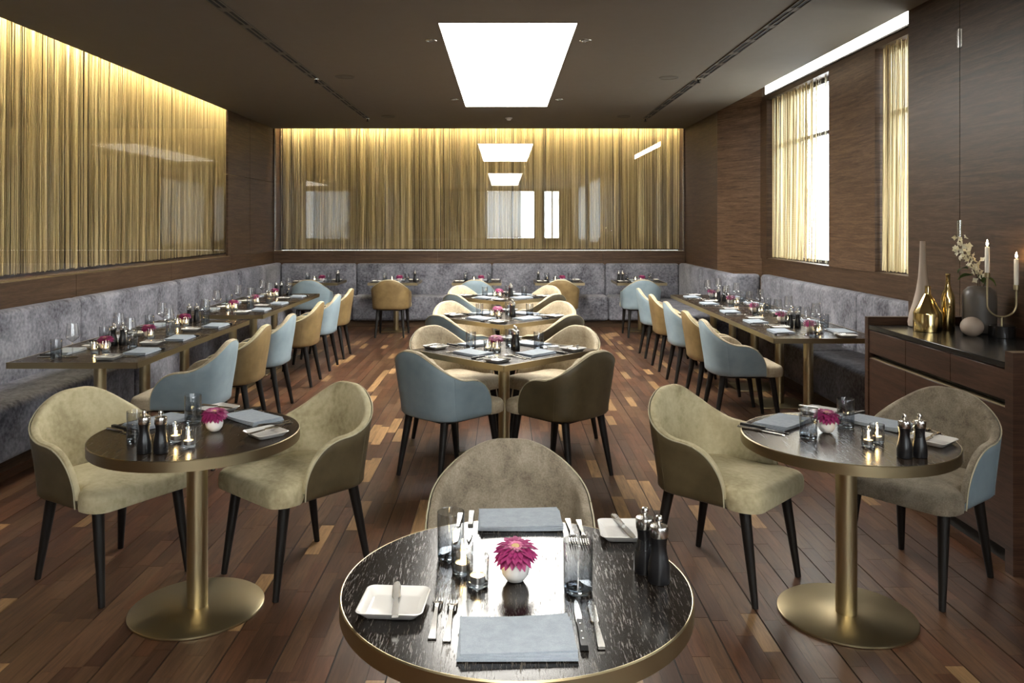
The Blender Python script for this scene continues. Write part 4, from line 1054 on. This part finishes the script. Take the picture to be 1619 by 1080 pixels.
ph = 'the round table with a single chair'
setting(0.025, 1.690, 90, 'across the round table from its only chair', tumbler=(0.155, 0.235), plate=(-0.282, 0.15), cu=0.085)
setting(0.045, 2.375, -90, "in front of the round table's only chair", tumbler=(0.185, 0.255), plate=(-0.30, 0.10), cu=0.06)
candle(-0.065, 1.955, ph, 'beside the vase '); candle(-0.106, 2.028, ph, 'beside a tumbler '); flower(0.028, 1.985, ph, FLOWER1); mill(0.385, 1.98, ph, 'nearer the edge '); mill(0.360, 2.037, ph, 'beside a plate ')
ph = 'the round table between two olive chairs'
w1, w2 = 'before the olive chair beside the bench', 'before the olive chair with its back to the room aisle'
setting(-1.545, 3.555, -31.6, w1, tum=False, plate=(-0.29, 0.05), cu=0.02); setting(-1.135, 3.625, -131, w2, tum=False, cu=0.0)
tumb(-1.39, 3.557, 'behind the white vase, round table near the bench'); tumb(-1.505, 3.256, 'behind the mills, round table near the bench')
candle(-1.34, 3.247, ph, 'near the mills '); candle(-1.257, 3.173, ph, 'near the edge '); flower(-1.243, 3.416, ph, rz=1); mill(-1.398, 3.094, ph, 'nearer the bench '); mill(-1.334, 3.094, ph, 'nearer the candles ')
ph = 'the round table beside the sideboard'
setting(1.235, 3.54, -44, 'before the olive chair, round table beside the sideboard', tum=False, plate=(-0.30, 0.04), cu=0.0)
setting(1.655, 3.53, -142, 'before the taupe chair with blue outside, beside the sideboard', tum=False, cu=-0.035)
tumb(1.263, 3.305, 'nearest the olive chair, round table beside the sideboard'); tumb(1.493, 3.48, 'behind the flower, round table beside the sideboard')
candle(1.455, 3.18, ph, 'near the edge '); candle(1.515, 3.235, ph, 'nearest a side plate '); flower(1.375, 3.395, ph, rz=2); mill(1.526, 3.035, ph, 'nearer the candles '); mill(1.586, 3.04, ph, 'nearer a plate ')
for k, (yc, ph) in enumerate(TCS):
    q = ph.replace('the ', '', 1)
    for dx, dy, dg, wh in ((-1, -1, 45, 'blue-backed chair'), (1, -1, 135, 'olive-backed chair'), (-1, 1, -45, 'curtain-side sand chair'), (1, 1, -135, 'window-side sand chair')):
        setting(dx*0.212, yc+dy*0.212, dg, 'before the %s, %s' % (wh, q), tum=False, plate=(-0.375, -0.01), cu=-0.02)
    tumb(-0.235, yc-0.0, 'on the curtain side of '+q); tumb(0.245, yc+0.0, 'on the window side of '+q); tumb(0.045, yc+0.145, 'behind the flower, '+q)
    candle(-0.115, yc-0.085, ph, 'nearer the curtain '); candle(-0.048, yc-0.12, ph, 'nearer the mills '); flower(-0.060, yc+0.03, ph, rz=k); mill(0.085, yc-0.03, ph, 'near the candles '); mill(0.075, yc+0.04, ph, 'near a tumbler ')
for k, x in enumerate(BTX):
    q = '%s back-wall table from the side curtain' % ordn[k]; ph = 'the '+q
    setting(x-0.02, 12.13, 90, 'at the chair side, '+q, tumbler=(0.20, 0.135), plate=(-0.245, 0.05), cutlery=False); setting(x+0.02, 12.53, -90, 'at the bench side, '+q, tumbler=(0.20, 0.12), plate=(-0.245, 0.05), cutlery=False)
    candle(x-0.05, 12.31, ph); flower(x+0.06, 12.33, ph, rz=k)
    if k in (0, 1): mill(x+0.30, 12.32, ph)
    if k == 0: mill(x+0.30, 12.39, ph)
    if k == 3: mill(x-0.31, 12.33, ph)
    if k == 4: mill(x-0.31, 12.30, ph); mill(x-0.25, 12.30, ph)
def row_phrase(k, side): return 'the %s %s table from the %s' % (ordn[k], 'curtain-row' if side < 0 else 'window-row', 'round tables' if side < 0 else 'sideboard')
n = 0
for k, ys_ in enumerate(((5.50, 6.14), (6.90,), (8.17, 8.82), (9.66,))):
    ph = row_phrase(k, -1)
    for y in ys_:
        setting(-3.03, y, 0, 'at the %s curtain-row bench place from the round tables' % ordn[n], True, tumbler=(0.215, 0.055), glass=(0.18, 0.145), plate=(-0.25, 0.08), cu=0.03)
        setting(-2.50, y, 180, 'facing the %s curtain-row chair from the round tables' % ordn[n], True, tumbler=(0.235, 0.175), glass=(0.15, 0.15), plate=(-0.25, 0.10), cu=0.03); n += 1
    y = ys_[0]
    two = len(ys_) > 1
    candle(-2.83, y+0.0, ph, 'of the pair ' if two else ''); candle(-2.765, y+0.03, ph, 'of the pair ' if two else ''); flower(-2.82, y+0.13, ph, rz=k, which='by the candle pair ' if two else '')
    if k in (0, 1, 3): mill(-2.86, y+0.33, ph); mill(-2.80, y+0.35, ph)
    if len(ys_) > 1: candle(-2.74, ys_[1]+0.04, ph, 'standing alone '); flower(-2.80, ys_[1]+0.13, ph, rz=k+2, which='by the lone candle ')
n = 0
for k, ys_ in enumerate(((6.52, 7.17), (7.98,), (8.80, 9.58))):
    ph = row_phrase(k, 1)
    for y in ys_:
        setting(2.26, y, 0, 'facing the %s window-row chair from the sideboard' % ordn[n], True, tumbler=(0.225, 0.19), glass=(0.13, 0.155), plate=(-0.25, 0.08), cu=0.03)
        setting(2.77, y, 180, 'at the %s window-row bench place from the sideboard' % ordn[n], True, tumbler=(0.225, 0.055), glass=(0.18, 0.145), plate=(-0.25, 0.08), cu=0.03); n += 1
    y = ys_[0]
    two = len(ys_) > 1
    candle(2.515, y-0.13, ph, 'of the pair ' if two else ''); candle(2.56, y-0.07, ph, 'of the pair ' if two else ''); flower(2.515, y+0.03, ph, rz=k, which='by the candle pair ' if two else '')
    if k != 1: mill(2.455, y+0.31, ph); mill(2.52, y+0.315, ph)
    if len(ys_) > 1: candle(2.53, ys_[1]-0.07, ph, 'standing alone '); flower(2.515, ys_[1]+0.06, ph, rz=k+3, which='by the lone candle ')

# ------------------------------------------------------------------ bar behind the camera (mirrored in the back glass)
bar = empty('bar_counter', (-2.1, -2.4, 0), 0, 'long bar counter at the far end of the room', 'bar')
box_obj('front_panel', -1.3, 1.0, -0.35, 0.35, 0.08, 1.06, 'wall_wood_light', bar); box_obj('plinth', -1.25, 0.95, -0.30, 0.30, 0, 0.08, 'ceil_dark', bar); box_obj('worktop', -1.35, 1.05, -0.4, 0.4, 1.06, 1.10, 'porcelain', bar, 0.004, 1)
rk = empty('bottle_rack', (-2.1, -2.4, 1.10), 0, 'stepped brass bottle rack on the bar counter', 'rack')
box_obj('shelf', -0.5, 0.4, -0.15, 0.15, 0.26, 0.28, 'brass', rk); box_obj('shelf', -0.4, 0.3, -0.12, 0.12, 0.0, 0.02, 'brass', rk)
for sx in (-0.38, 0.27): box_obj('upright', sx, sx+0.02, -0.02, 0.02, 0.02, 0.26, 'brass', rk)
bt = empty('spirit_bottle'); lathe_obj('body', [(0.034, 0), (0.036, 0.004), (0.036, 0.17), (0.013, 0.215), (0.013, 0.27)], 'smoke', bt, 16); lathe_obj('cap', [(0.0145, 0.268), (0.0145, 0.295), (0, 0.296)], 'gold', bt, 12)
BT = Proto(bt)
for k in range(8): BT.put((-2.1-0.43+0.11*k, -2.4+0.04*(k % 2), 1.38), 0, 'spirit bottle standing on the bottle rack of the bar', 'bottle', 'bottles on the bar rack')
